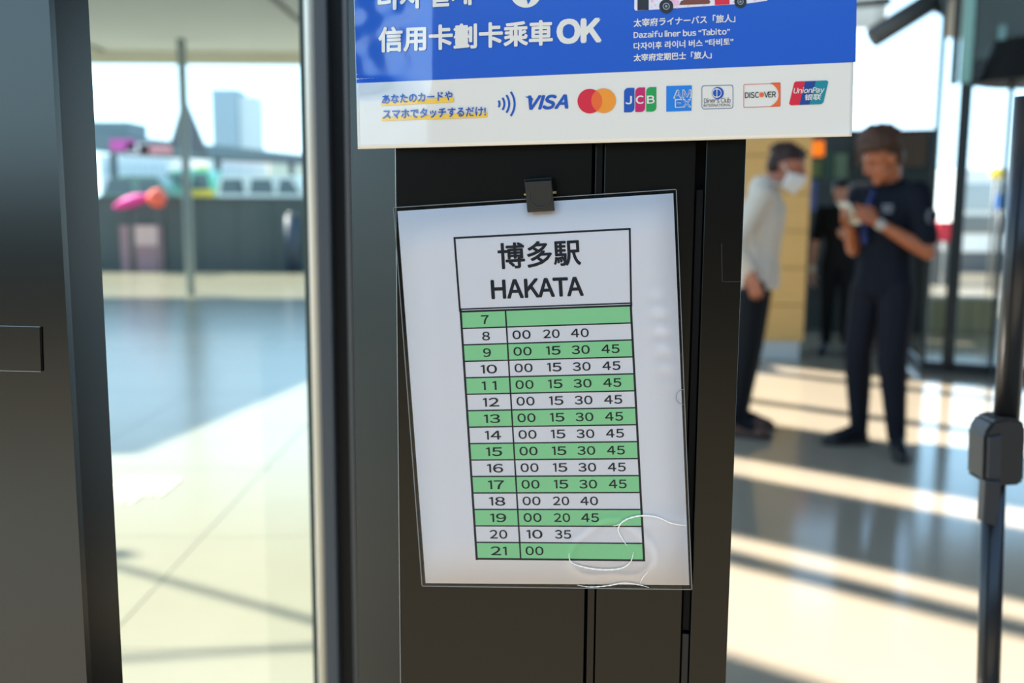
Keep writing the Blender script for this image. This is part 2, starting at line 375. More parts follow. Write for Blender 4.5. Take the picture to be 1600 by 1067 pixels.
# --- road, vehicles and buildings beyond the barrier
rd = bbox('road', (-12, 42, 0.2), (60, 44, 0.4), M_road); tag(rd, 'asphalt road beyond the barrier', kind='structure')
M_tyre = mat('tyre', rgb(26, 26, 26), 0.8); M_carglass = mat('car_glass', rgb(78, 96, 98), 0.08, 0.5)
def car(name, px, Y, base, L, W, H, m, label, cat='car', van=False, rotz=0.0, roofsign=None):
    x = at(px, 300, Y).x; r = empty(name, (x, Y, base), label, cat, rotz=rotz)
    if van: prof = [(-.5, .12), (-.5, .62), (-.47, .96), (-.3, 1.0), (.34, 1.0), (.44, .62), (.5, .5), (.5, .12)]
    else: prof = [(-.5, .16), (-.5, .58), (-.44, .64), (-.33, .96), (-.2, 1.0), (.1, 1.0), (.26, .64), (.46, .55), (.5, .42), (.5, .16)]
    bm = bmesh.new(); vs = [bm.verts.new((a * L, -W / 2, b * H)) for a, b in prof]; f = bm.faces.new(vs)
    ex = bmesh.ops.extrude_face_region(bm, geom=[f]); bmesh.ops.translate(bm, vec=(0, W, 0), verts=[g for g in ex['geom'] if isinstance(g, bmesh.types.BMVert)])
    bmesh.ops.bevel(bm, geom=list(bm.edges), offset=0.04, segments=2, affect='EDGES')
    bmobj('body', bm, m, r, world=False)
    lo, hi = (.66, .93)
    for side in (-1, 1):
        for a0, a1 in (((-.40, -.12), (-.09, .14)) if not van else ((-.46, -.2), (-.16, .1), (.13, .36))):
            mesh('side_window', [(a0 * L, side * (W / 2 + .006), lo * H), (a1 * L, side * (W / 2 + .006), lo * H), (min(a1, .3) * L - .1, side * (W / 2 + .006), hi * H), (a0 * L + .1, side * (W / 2 + .006), hi * H)], [(0, 1, 2, 3)], M_carglass, r, world=False)
        for a in (-.31, .31):
            bm = bmesh.new(); bmesh.ops.create_cone(bm, cap_ends=True, segments=18, radius1=.32, radius2=.32, depth=.2)
            bmesh.ops.rotate(bm, cent=(0, 0, 0), matrix=Matrix.Rotation(PI / 2, 3, 'X'), verts=bm.verts); bmesh.ops.translate(bm, vec=(a * L, side * (W / 2 - .08), .32), verts=bm.verts)
            bmobj('wheel', bm, M_tyre, r, world=False)
    if roofsign: bbox('roof_sign', (x - .1, Y, base + H + .07), (.4, .2, .14), roofsign, r, 0.02)
    return r
gc = mat('taxi_green', rgb(96, 200, 164), 0.35, 0.5, coat=0.5); yl = mat('taxi_yellow', rgb(236, 196, 70), 0.5)
t1 = car('taxi', 322, 36, 0.4, 3.0, 1.7, 2.0, gc, 'bright green taxi with yellow door panel on the street', roofsign=yl)
bbox('door_panel', (at(324, 300, 36).x, 36 - 0.87, 1.55), (1.0, 0.03, 0.3), yl, t1)
car('saloon', 243, 33.8, 0.4, 3.4, 1.7, 1.7, mat('dark_green_paint', rgb(96, 132, 112), 0.35, coat=0.5), 'dark green car left of the bright green taxi')
car('van', 424, 33.8, 0.4, 3.2, 1.8, 1.75, mat('pale_car_paint', rgb(222, 226, 214), 0.35, coat=0.4), 'pale van to the right of the bright green taxi', van=True)
car('saloon', 484, 39, 0.4, 2.8, 1.7, 1.62, mat('red_paint', rgb(190, 70, 66), 0.35, coat=0.5), 'red car beside the window frame on the street')
# shelter over the far side of the road
sh = empty('road_shelter', (-12, 40, 0.4), 'grey flat roofed shelter across the road', 'shelter')
a0, a1 = at(140, 206, 40), at(490, 243, 40); b0, b1 = at(140, 236, 40), at(490, 254, 40)
plate('shelter_roof', [a0, a1, b1, b0], (0, 4, 0), mat('shelter_grey', rgb(120, 134, 136), 0.7), sh)
bbox('roof_box', (at(178, 205, 41).x, 41.5, at(178, 205, 41).z + 0.05), (1.6, 2, 0.6), mat('shelter_grey', rgb(120, 134, 136)), sh)
for px_, w_ in ((172, .22), (336, .22), (452, .18)):
    v = at(px_, 240, 40); bbox('shelter_post', (v.x, 40.3, (v.z + .4) / 2), (w_, .22, v.z - .4), M_barrier, sh)
for px_, py_, ww, hh, cc, lb in ((188, 226, 1.0, .45, rgb(226, 96, 170), 'magenta banner hung under the shelter roof'), (240, 233, 1.3, .35, rgb(238, 150, 150), 'salmon pink banner under the shelter roof'), (212, 231, .9, .4, rgb(245, 220, 218), 'pale pink banner between two brighter banners')):
    v = at(px_, py_, 39.7); o = bbox('banner', (v.x, 39.95, v.z), (ww, .06, hh), mat('b' + lb[:9], cc, 0.7), sh); o['label'] = lb
def building(name, x0, x1, ytop, Y, dep, m, label, floors, bays, mw):
    a, b = at(x0, ytop, Y), at(x1, ytop, Y); r = empty(name, ((a.x + b.x) / 2, Y, 0), label, 'building')
    bbox('walls', ((a.x + b.x) / 2, Y + dep / 2, a.z / 2), (b.x - a.x, dep, a.z), m, r)
    fh = (a.z - 1) / floors; bw = (b.x - a.x) / bays
    for i in range(floors):
        for j in range(bays):
            bbox('window', (a.x + bw * (j + .5), Y - .03, 1 + fh * (i + .5)), (bw * .7, .12, fh * .5), mw, r)
    bbox('parapet', ((a.x + b.x) / 2, Y + dep / 2, a.z + .02 * a.z), (b.x - a.x + .01 * a.z, dep, .04 * a.z), m, r)
    return r
hz = mat('haze_wall', rgb(196, 210, 214), 0.8); hzw = mat('haze_window', rgb(148, 170, 182), 0.3)  # distance haze is mixed into the tower's wall and window colours
bt = building('tower_block', 330, 370, 146, 300, 10, mat('haze_tower', rgb(150, 172, 184), 0.7), 'tall hazy blue grey tower block in the distance', 12, 5, hzw)
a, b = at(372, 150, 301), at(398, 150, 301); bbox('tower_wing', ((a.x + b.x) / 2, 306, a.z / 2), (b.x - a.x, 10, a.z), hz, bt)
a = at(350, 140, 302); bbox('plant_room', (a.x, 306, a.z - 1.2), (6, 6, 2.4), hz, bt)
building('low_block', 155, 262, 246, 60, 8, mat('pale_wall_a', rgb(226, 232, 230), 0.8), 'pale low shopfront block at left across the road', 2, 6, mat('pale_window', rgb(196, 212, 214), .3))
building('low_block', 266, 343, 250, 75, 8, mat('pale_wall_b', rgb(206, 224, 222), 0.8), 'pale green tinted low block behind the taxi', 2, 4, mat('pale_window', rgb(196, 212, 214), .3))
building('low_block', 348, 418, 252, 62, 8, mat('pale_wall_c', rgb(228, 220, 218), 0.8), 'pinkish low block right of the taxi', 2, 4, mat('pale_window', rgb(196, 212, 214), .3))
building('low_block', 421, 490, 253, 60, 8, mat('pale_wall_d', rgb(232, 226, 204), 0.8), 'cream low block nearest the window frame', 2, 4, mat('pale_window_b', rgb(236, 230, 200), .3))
# lamp post beside the canopy post
lp = empty('lamp_post', at(293, 300, 30), 'slim grey lamp post in front of the far shelter', 'lamp')
x = at(293, 300, 30).x; tube('lamp_pole', (x, 30, .4), (x, 30, 6.5), .07, M_grey, lp, seg=10)
mesh('pole_gusset', [(x - .5, 30, 2.9), (x + .7, 30, 2.6), (x, 30, 4.4), (x - .5, 30.1, 2.9), (x + .7, 30.1, 2.6), (x, 30.1, 4.4)], [(0, 1, 2), (5, 4, 3), (0, 3, 4, 1), (1, 4, 5, 2), (2, 5, 3, 0)], M_grey, lp)

# ================================================================== RIGHT SIDE: concourse
# wood wall
A = floor(1150, 560); B = floor(1248, 562); zb = at(1200, 534, B.y).z
ww_ = empty('wall_wood', (A.x, A.y, 0)); tag(ww_, 'pale oak boarded wall on a white plinth', kind='structure')
dW = (B - A).normalized(); A2 = A - dW * 0.12
vbox('plinth', A2, B, 0, zb, 0.6, M_conc, ww_)
nbd = 9; zt = 3.0
for i in range(nbd):
    z0 = zb + (zt - zb) * i / nbd + .004; z1 = zb + (zt - zb) * (i + 1) / nbd - .004
    vbox('board', A2 + dW * .002 * (i % 2), B + dW * .03, z0, z1, 0.58, M_wood, ww_, 0.002)
vbox('board_backing', A2, B + dW * .02, zb, zt, 0.5, mat('wood_dark', rgb(120, 88, 48)), ww_).location.y += .03
# kiosk behind the people
KY = 10.4
kx0, kx1 = at(1258, 400, KY).x, at(1423, 400, KY).x; kz = at(1400, 202, KY).z
ki = empty('kiosk', ((kx0 + kx1) / 2, KY, 0), 'dark kiosk block behind the people with coloured front panels', 'kiosk')
bbox('kiosk_body', ((kx0 + kx1) / 2, KY + .5, kz / 2), (kx1 - kx0, .9, kz), mat('kiosk_dark', rgb(34, 42, 38), .4), ki, 0.01)
def kp(name, x0, y0, x1, y1, m, d=.02):
    a, b = at(x0, y0, KY), at(x1, y1, KY); bbox(name, ((a.x + b.x) / 2, KY + .05 - d / 2 - .01, (a.z + b.z) / 2), (b.x - a.x, d, a.z - b.z), m, ki)
kp('lit_sign', 1266, 220, 1288, 244, mat('orange_sign', rgb(240, 120, 20), .5, emit=0.55))
kp('front_panel', 1268, 250, 1284, 276, mat('olive_panel', rgb(110, 124, 76), .6))
kp('front_panel', 1290, 236, 1300, 280, mat('deep_green_panel', rgb(62, 90, 74), .5))
kp('front_panel', 1306, 240, 1324, 278, mat('sage_panel', rgb(118, 140, 112), .5))
kp('front_panel', 1260, 282, 1276, 330, mat('blue_panel', rgb(84, 100, 150), .5))
kp('front_panel', 1340, 208, 1396, 260, mat('brown_panel', rgb(108, 86, 70), .5))
kp('front_panel', 1404, 204, 1421, 300, mat('teal_panel', rgb(66, 104, 100), .4))
kp('front_panel', 1262, 345, 1330, 465, mat('black_panel', rgb(24, 28, 26), .4))
# counter base in front of kiosk: low brown stand
a, b = floor(1248, 556), floor(1332, 552)
# ---------------- glass vestibule at right
K1 = floor(1440, 580); K2 = floor(1640, 595); K0 = floor(1398, 541)
fd = (K2 - K1); fd.z = 0; fd.normalize(); rdv = (K0 - K1); rdv.z = 0
ve = empty('door_1', (K1.x, K1.y, 0)); tag(ve, 'glass entrance vestibule with dark frames at right', kind='structure')
nF = Vector((-fd.y, fd.x, 0))
def fpt(px, y=480): v = onplane(px, y, K1, nF); return Vector((v.x, v.y, 0))
def stile(p0, p1, m, z0=0, z1=4.2, d=.06, name='door_stile'):
    a, b = fpt(p0), fpt(p1); return vbox(name, a, b, z0, z1, d, m, ve, .003)
def fz(px, py): return onplane(px, py, K1, nF).z
hd = fz(1550, 130)
stile(1443, 1451, M_black2, name='corner_post'); stile(1477, 1497, M_black2); stile(1551, 1556, M_black2, z1=hd); stile(1556, 1560, mat('steel_blue', rgb(100, 120, 130), .3), z1=hd)
zr = fz(1500, 567)
vbox('bottom_rail', K1, K2 + fd * 1.5, 0.0, zr, .07, M_black2, ve)
k0 = K1 + rdv * 3
vbox('bottom_rail', K1, k0, 0.0, zr * .8, -.07, M_black2, ve)
a, b = fpt(1440), fpt(1640)
mesh('glass_pane', [a + Vector((0, 0, zr)), b + Vector((0, 0, zr)), b + Vector((0, 0, 4.2)), a + Vector((0, 0, 4.2))], [(0, 1, 2, 3)], M_pane2, ve)
mesh('glass_pane', [K1 + Vector((0, 0, zr)), k0 + Vector((0, 0, zr)), k0 + Vector((0, 0, 4.2)), K1 + Vector((0, 0, 4.2))], [(0, 1, 2, 3)], M_pane2, ve)
# header, dark drum canopy and clerestory above the door
z_a, z_b = fz(1540, 92), fz(1540, 130)
vbox('door_header', fpt(1508, 110), fpt(1640) + fd * 1.5, z_b, z_a, .25, M_gap, ve)
dc = fpt(1625, 100) + nF * .15
def drum(c, r, z0, z1, m, name):
    bm = bmesh.new(); bmesh.ops.create_cone(bm, cap_ends=True, segments=48, radius1=r, radius2=r * .8, depth=z1 - z0)
    bmesh.ops.translate(bm, vec=(c.x, c.y, (z0 + z1) / 2), verts=bm.verts); bmobj(name, bm, m, ve)
drum(dc, (fpt(1625, 100) - fpt(1524, 100)).length, z_b, fz(1600, 62), M_gap, 'drum_canopy')
vbox('upper_panel', fpt(1512, 40) + nF * .8, fpt(1640) + fd * 1.5 + nF * .8, z_a - .05, 4.2, .1, mat('upper_green_grey', rgb(64, 68, 56), .5), ve)
f0, f1 = fpt(1502, 60), fpt(1521, 60)
vbox('glass_fin', f0 - nF * .02, f1 - nF * .02, fz(1510, 130), 4.2, .012, M_fin, ve)
vbox('glass_fin', fpt(1488, 60) - nF * .01, fpt(1500, 60) - nF * .01, fz(1500, 132), 4.2, .06, M_black2, ve)
a = fpt(1557, 40); b = fpt(1570, 40); vbox('wall_light', a + nF * .7, b + nF * .7, fz(1566, 66), fz(1566, 16), .04, M_fin, ve)
# mullions and beams of the glass hall beyond (top right)
gh = empty('window_2', (at(1400, 400, 12).x, 12, 0)); tag(gh, 'glazed hall front with slim mullions', kind='structure')
def mull(px0, y0, px1, y1, w_, Y, m, name='mullion'):
    a, b = at(px0, y0, Y), at(px1, y1, Y); tube(name, a, b, w_, m, gh, seg=8)
mull(1375, 52, 1366, 420, .025, 12, M_grey)
mull(1474, -60, 1468, 120, .045, 11, M_black2); mull(1468, 120, 1457, 178, .03, 11, M_black2)
mull(1362, 60, 1478, -12, .085, 8.4, mat('brace_grey', rgb(70, 74, 76), .5), 'brace')
mull(1325, 8, 1392, 2, .03, 8.4, M_grey, 'transom')
cz = 3.95
c2 = empty('street_canopy', (7, 16, cz), 'pale canopy soffit above the glazed front, top right', 'canopy')
pa = [at(1385, 60, 14.5), at(1498, 62, 14.5)]
z_ = pa[0].z
plate('soffit', [(pa[0].x, 14.5, z_), (pa[1].x + 3, 14.5, z_), (pa[1].x + 3, 8.8, z_), (at(1400, 0, 10).x, 8.8, z_)], (0, 0, .1), mat('soffit_warm', rgb(142, 138, 128), .7), c2)
plate('fascia', [(at(1340, 44, 15.2).x - .6, 15.2, at(1340, 44, 15.2).z), (at(1382, 44, 15.2).x, 15.2, at(1382, 44, 15.2).z), (at(1382, -20, 15.2).x, 15.2, at(1382, -20, 15.2).z), (at(1340, -20, 15.2).x - .6, 15.2, at(1340, -20, 15.2).z)], (0, .1, 0), M_cream, c2)
# low planter wall, red barriers and vehicles outside at right
a, b = floor(1396, 516), floor(1560, 518)
za = at(1450, 466, a.y).z
pw = empty('planter_wall', ((a.x + b.x) / 2, a.y, 0), 'low tan planter wall behind the glass doors', 'wall')
nseg = 7
for i in range(nseg):
    t0, t1 = i / nseg, (i + 1) / nseg
    vbox('wall_block', a.lerp(b, t0) + (b - a) * .003, a.lerp(b, t1) - (b - a) * .003, 0, za, .35, mat('tan_stone', rgb(150, 134, 98), .7, var=.15, vscale=3), pw, .005)
for i, (x0, x1, y0, y1) in enumerate(((1430, 1450, 352, 378), (1464, 1484, 346, 378))):
    Y = 17; p0, p1 = at(x0, y0, Y), at(x1, y1, Y); r = empty('road_barrier', ((p0.x + p1.x) / 2, Y, 0), ('red road barrier beside the arm of the person in navy', 'red road barrier between the two dark door posts')[i], 'barrier')
    bbox('barrier_board', ((p0.x + p1.x) / 2, Y, (p0.z + p1.z) / 2), (p1.x - p0.x, .12, p0.z - p1.z), mat('barrier_red', rgb(206, 40, 60), .5), r, .02)
    for k in (-1, 1): bbox('leg', ((p0.x + p1.x) / 2 + k * (p1.x - p0.x) * .4, Y, p1.z / 2), (.05, .3, p1.z), M_grey, r)
def rbus(px0, px1, Y, ytop, label):
    p0, p1 = at(px0, ytop, Y), at(px1, ytop, Y); L = p1.x - p0.x; cx = (p0.x + p1.x) / 2; H = p0.z
    r = empty('bus', (cx, Y, 0), label, 'bus'); wh = mat('bus_white', rgb(240, 240, 236), .4, coat=.4)
    bbox('body', (cx, Y + 1.2, .35 + (H - .35) / 2), (L, 2.4, H - .35), wh, r, .08)
    bbox('skirt_band', (cx, Y - .01, .95), (L - .1, .05, .35), mat('bus_grey', rgb(120, 124, 122), .5), r)
    k = max(2, int(L / 1.3))
    for i in range(k): bbox('window', (p0.x + L * (i + .5) / k, Y - .01, H * .72), (L / k * .86, .05, H * .26), mat('bus_window', rgb(170, 182, 184), .15), r, .02)
    for s in (.2, .8):
        bm = bmesh.new(); bmesh.ops.create_cone(bm, cap_ends=True, segments=20, radius1=.45, radius2=.45, depth=.25); bmesh.ops.rotate(bm, cent=(0, 0, 0), matrix=Matrix.Rotation(PI / 2, 3, 'X'), verts=bm.verts)
        bmesh.ops.translate(bm, vec=(p0.x + L * s, Y + .15, .45), verts=bm.verts); bmobj('wheel', bm, M_tyre, r)
rbus(1500, 1640, 20, 262, 'white bus parked outside beyond the glass doors')
car('saloon', 1428, 24, 0.0, 3.0, 1.7, 1.9, mat('teal_paint', rgb(90, 150, 140), .35, coat=.5), 'teal car outside behind the person in navy')
car('van', 1445, 30, 0.0, 4.2, 1.8, 2.4, M_white, 'white van outside above the teal car', van=True)
v = at(1557, 270, 16); yb = empty('signal_lamp', (v.x, 16, 0), 'yellow round lamp on a slim post outside', 'lamp')
tube('lamp_post', (v.x, 16, 0), (v.x, 16, v.z), .03, M_grey, yb, seg=8)
bm = bmesh.new(); bmesh.ops.create_uvsphere(bm, u_segments=16, v_segments=10, radius=.10); bmesh.ops.translate(bm, vec=v, verts=bm.verts); bmobj('lamp_globe', bm, mat('yellow_globe', rgb(250, 220, 60), .3), yb, True)
v = at(1575, 315, 16); o = bbox('sign_panel', (v.x, 16.2, v.z), (.16, .05, .24), mat('sign_blue', rgb(60, 120, 200), .5)); 
sp = empty('street_sign', (v.x, 16.2, 0), 'small blue street sign left of the black pole', 'sign'); o.parent = sp; o.matrix_parent_inverse = Matrix.Translation(-Vector((v.x, 16.2, 0)))
tube('sign_post', (v.x, 16.25, 0), (v.x, 16.25, v.z), .025, M_grey, sp, seg=8)

# --- black telescopic pole with clamp, right foreground
PY = 1.25
bp = empty('folding_pole', at(1540, 1067, PY), 'black telescopic pole with square clamp at right edge', 'pole')
M_pole = mat('black_plastic', rgb(40, 40, 40), .42, .45); M_tube = mat('black_tube', rgb(34, 34, 35), .3, .5)
def pp(px, py): return at(px, py, PY)
lo = pp(1538, 1300); mid = pp(1553, 742); up = pp(1572, 660); top = pp(1608, 150)
tube('lower_tube', lo, mid, .0145, M_tube, bp, seg=28)
tube('upper_tube', up, top, .0155, M_tube, bp, seg=28)
cl = [pp(1523, 745), pp(1525, 672), pp(1538, 652), pp(1560, 647), pp(1582, 650), pp(1589, 660), pp(1586, 744), pp(1582, 750), pp(1548, 752), pp(1527, 748)]
bm = bmesh.new(); vs, fs = extrude_poly([c_ - Vector((0, .024, 0)) for c_ in cl], (0, .048, 0)); bv = [bm.verts.new(v_) for v_ in vs]
for f in fs: bm.faces.new([bv[i] for i in f])
bmesh.ops.bevel(bm, geom=[e_ for e_ in bm.edges], offset=.0035, segments=2, affect='EDGES'); bmobj('clamp', bm, M_pole, bp)
lv = [pp(1524, 742), pp(1549, 744), pp(1546, 772), pp(1540, 812), pp(1520, 806)]
plate('clamp_lever', [c_ - Vector((0, .028, 0)) for c_ in lv], (0, .018, 0), mat('lever_plastic', rgb(46, 50, 54), .4, .45), bp, .0015)
plate('clamp_cover', [c_ - Vector((0, .029, 0)) for c_ in (pp(1527, 738), pp(1529, 676), pp(1549, 672), pp(1548, 738))], (0, .008, 0), mat('lever_plastic', rgb(46, 50, 54), .4, .45), bp, .001)

# ================================================================== POSTER
HX = 676.0; FANG = math.radians(24); POFF = 0.013
def crumple(px, py):
    t = max(0.0, min(1.0, (HX - px) / 40.0))
    a = 1.0 * math.sin(px * .11 + py * .05) * math.sin(py * .075 - px * .03 + .6) + .6 * abs(math.sin(px * .06 - py * .05 + 1.1)) + .5 * abs(math.sin(px * .05 + py * .085))
    fade = max(0.0, min(1.0, (150 - py) / 60.0))
    return t * (.10 + .90 * fade) * a * .0006
def psurf(px, py, off=0.0):
    if px >= HX:
        cur = 0.0
        if py > 190 and px > 1240: cur = ((py - 190) / 30.0) ** 2 * ((px - 1240) / 90.0) * .0015
        return colp(px, py, POFF + off + cur)
    fade = max(0.0, min(1.0, (158 - py) / 42.0)); fade = fade * fade * (3 - 2 * fade)
    d = HX - px; d = d * d / 12.0 if d < 6 else d - 3.0
    return colp(px, py, POFF + off - d * .00051 * math.tan(FANG) * (.30 + .70 * fade) + crumple(px, py))
poster = empty('poster', colp(940, 120, POFF), 'blue and white card payment poster fixed across the column top', 'poster')
def grid_patch(name, left, right, top, bot, off, m, parent, surf, nx=60, ny=24, thick=0.0):
    """left/right: functions of t (0 bottom..1 top) -> px; here quads given by four px corners BL BR TR TL"""
    BL, BR, TR, TL = left, right, top, bot
    vs, fs = [], []
    for j in range(ny + 1):
        for i in range(nx + 1):
            s, t = i / nx, j / ny
            x = (BL[0] * (1 - s) + BR[0] * s) * (1 - t) + (TL[0] * (1 - s) + TR[0] * s) * t
            y = (BL[1] * (1 - s) + BR[1] * s) * (1 - t) + (TL[1] * (1 - s) + TR[1] * s) * t
            vs.append(surf(x, y, off))
    for j in range(ny):
        for i in range(nx):
            k = j * (nx + 1) + i; fs.append((k, k + 1, k + nx + 2, k + nx + 1))
    o = mesh(name, vs, fs, m, parent, True)
    if thick:
        front = o.data.polygons[0].normal.dot(cn) > 0
        md = o.modifiers.new('thickness', 'SOLIDIFY'); md.thickness = abs(thick); md.offset = -1 if front else 1
    return o
# columns of the grid are denser on the flap because px spacing is even: 90 columns
grid_patch('sheet', (559, 233), (1331, 213), (1345, -330), (545, -300), 0.0, M_pwhite, poster, psurf, 130, 80, -0.0004)
grid_patch('blue_field', (557, 130), (1337, 97), (1344.6, -328), (545.5, -298), 0.0002, M_pblue, poster, psurf, 130, 64)
def fill(name, pts, m, parent, surf, off, sub=0):
    bm = bmesh.new(); vs = [bm.verts.new((x, -y, 0)) for x, y in pts]; bm.faces.new(vs)
    bmesh.ops.triangulate(bm, faces=bm.faces)
    if sub:
        bmesh.ops.subdivide_edges(bm, edges=bm.edges, cuts=sub, use_grid_fill=True); bmesh.ops.triangulate(bm, faces=bm.faces)
    for v_ in bm.verts: v_.co = surf(v_.co.x, -v_.co.y, off)
    me = bpy.data.meshes.new(name); bm.to_mesh(me); bm.free(); return link(name, me, m, parent)
def circ(cx, cy, r, n=40, a0=0, a1=2 * PI, rx=None):
    full = abs(a1 - a0 - 2 * PI) < 1e-6
    return [(cx + (rx or r) * math.cos(a0 + (a1 - a0) * i / (n if full else n - 1)), cy + r * math.sin(a0 + (a1 - a0) * i / (n if full else n - 1))) for i in range(n)]
def ring(name, outer, inner, m, parent, surf, off):
    n = len(outer); vs = [surf(x, y, off) for x, y in outer] + [surf(x, y, off) for x, y in inner]
    return mesh(name, vs, [(i, (i + 1) % n, n + (i + 1) % n, n + i) for i in range(n)], m, parent)
FULL = {chr(c): chr(c + 0xFEE0) for c in range(0x21, 0x7f)}
GLY = {}
def glyph(ch):
    if ch not in GLY:
        c = bpy.data.curves.new('txt', 'FONT'); c.body = ch; c.resolution_u = 4
        o = bpy.data.objects.new('txt', c); C.objects.link(o)
        dg = bpy.context.evaluated_depsgraph_get(); dg.update()
        GLY[ch] = bpy.data.meshes.new_from_object(o.evaluated_get(dg)); bpy.data.objects.remove(o); bpy.data.curves.remove(c)
    return GLY[ch]
TIGHT = {('A', 'T'), ('T', 'A'), ('A', 'V'), ('K', 'A'), ('V', 'E'), ('P', 'a'), ('T', 'a')}
def latin_mesh(body, shear=0.0, gap=.10, one=False):
    """latin letters in the sans cut of the CJK face, set with proportional spacing"""
    bm = bmesh.new(); x = 0.0; prev = ''
    for ch in body:
        if ch == ' ': x += .34 - gap; continue
        if ch == '1' and one:
            pts = [(.115, 0), (.185, 0), (.185, .735), (.13, .735), (.0, .665), (.0, .595), (.115, .64)]
            f = bm.faces.new([bm.verts.new((px_ + x, py_, 0)) for px_, py_ in pts]); x += .185 + gap; prev = ch; continue
        if ch == 'l':
            bm.faces.new([bm.verts.new((px_ + x, py_, 0)) for px_, py_ in ((0, 0), (.088, 0), (.088, .79), (0, .79))]); x += .088 + gap; prev = ch; continue
        if ch == 'I':
            bm.faces.new([bm.verts.new((px_ + x, py_, 0)) for px_, py_ in ((0, 0), (.095, 0), (.095, .733), (0, .733))]); x += .095 + gap; prev = ch; continue
        g = glyph(FULL.get(ch, ch)); xs = [v.co.x for v in g.vertices]; x0, x1 = min(xs), max(xs)
        if (prev, ch) in TIGHT: x -= gap * 1.1
        cp_ = g.copy(); cp_.transform(Matrix.Translation((x - x0, 0, 0))); bm.from_mesh(cp_); bpy.data.meshes.remove(cp_)
        x += x1 - x0 + gap; prev = ch
    for v in bm.verts: v.co.x += shear * v.co.y
    me = bpy.data.meshes.new('txt'); bm.to_mesh(me); bm.free(); return me
def text_mesh(body, bold=0.0, shear=0.0, sub=0, spacing=1.0, gap=.10):
    if all(ord(ch) < 0x7f for ch in body): me = latin_mesh(body, shear, gap, True)
    elif all(ord(ch) < 0x7f or ch in '“”' for ch in body): me = latin_mesh(body, shear, gap)
    else:
        c = bpy.data.curves.new('txt', 'FONT'); c.body = body; c.shear = shear; c.resolution_u = 4; c.space_character = spacing
        o = bpy.data.objects.new('txt', c); C.objects.link(o)
        dg = bpy.context.evaluated_depsgraph_get(); dg.update()
        me = bpy.data.meshes.new_from_object(o.evaluated_get(dg)); bpy.data.objects.remove(o); bpy.data.curves.remove(c)
    if bold > .003:        # heavier strokes: the outline repeated around a small circle
        bm = bmesh.new()
        for k in range(6):
            cp_ = me.copy(); cp_.transform(Matrix.Translation((bold * .8 * math.cos(k * PI / 3), bold * .8 * math.sin(k * PI / 3), k * 1.2e-5))); bm.from_mesh(cp_); bpy.data.meshes.remove(cp_)
        bm.to_mesh(me); bm.free()
    if sub:
        bm = bmesh.new(); bm.from_mesh(me); bmesh.ops.triangulate(bm, faces=bm.faces)
        bmesh.ops.subdivide_edges(bm, edges=bm.edges, cuts=sub, use_grid_fill=True); bmesh.ops.triangulate(bm, faces=bm.faces); bm.to_mesh(me); bm.free()
    return me
def put_text(name, body, p0, p1, h, m, parent, surf, off=.0004, bold=0.0, shear=0.0, up=(0, -1), sub=0, spacing=1.0, gap=.10):
    """letters whose bounding box stands on the line p0-p1 of the printed sheet, h high"""
    me = text_mesh(body, bold, shear, sub, spacing, gap)
    xs = [v.co.x for v in me.vertices]; ys = [v.co.y for v in me.vertices]; x0, x1, y0, y1 = min(xs), max(xs), min(ys), max(ys)
    ul = math.hypot(*up); upx, upy = up[0] / ul, up[1] / ul
    for v in me.vertices:
        s, t = (v.co.x - x0) / (x1 - x0), (v.co.y - y0) / (y1 - y0)
        v.co = surf(p0[0] + (p1[0] - p0[0]) * s + upx * h * t, p0[1] + (p1[1] - p0[1]) * s + upy * h * t, off + v.co.z)
    me.name = name
    return link(name, me, m, parent)
T = lambda *a, **k: put_text('lettering', *a, parent=poster, surf=psurf, **k)
# headline
T('信用卡劃卡乘車', (591, 82.5), (864, 70.5), 40, M_pwhite, bold=.042, sub=2, off=.0009)
T('OK', (869.5, 69.5), (940.5, 66.5), 39.5, M_pwhite, bold=.07)
T('터치 결제', (590, 17), (737, 8), 42, M_pwhite, bold=.042, sub=2, off=.0009)
fill('round_badge', circ(821.5, -12.5, 24.5), M_pwhite, poster, psurf, .0004)
fill('badge_mark', [(818, -6), (826, -8), (829, 1), (825, 7), (823, 0)], M_pblue, poster, psurf, .0006)
# highlighted call
fill('highlight_bar', [(595, 158.7), (708.7, 152), (708.7, 159.5), (595.5, 165.5)], M_pyel, poster, psurf, .0006, 3)
fill('highlight_bar', [(596, 183), (761, 175.7), (761, 183), (596.7, 189)], M_pyel, poster, psurf, .0006, 3)
T('あなたのカードや', (597, 162.5), (707, 156.5), 14.5, M_pdark, bold=.026, sub=1, off=.0009)
T('スマホでタッチするだけ!', (598, 186.5), (759, 181.5), 15.5, M_pdark, bold=.026, sub=1, off=.0009)
for R in (8.5, 16, 23.5, 32):
    a_ = math.radians(36)
    oo = circ(772, 162.3, R + 1.6, 14, -a_, a_) + circ(772, 162.3, R - 1.6, 14, a_, -a_)
    n = 14; vs = [psurf(x, y, .0004) for x, y in oo]; mesh('contactless_wave', vs, [(i, i + 1, 2 * n - 2 - i, 2 * n - 1 - i) for i in range(n - 1)], M_pdark, poster)
T('VISA', (825, 172), (888, 170), 23, M_pdark, bold=.055, shear=.28)
fill('logo_tick', [(819.5, 151.2), (829, 150.2), (833, 154.5), (831, 160), (827, 154)], M_pdark, poster, psurf, .0004)
fill('logo_disc', circ(921.5, 158, 19.2, 48), M_pred, poster, psurf, .0004)
fill('logo_disc', circ(943, 157.2, 19.2, 48), M_poran, poster, psurf, .0005)
half = math.acos(10.75 / 19.2)
lens = circ(921.5, 158, 19.2, 16, -half, half) + circ(943, 157.2, 19.2, 16, PI - half, PI + half)
fill('logo_overlap', lens, M_plens, poster, psurf, .0007)
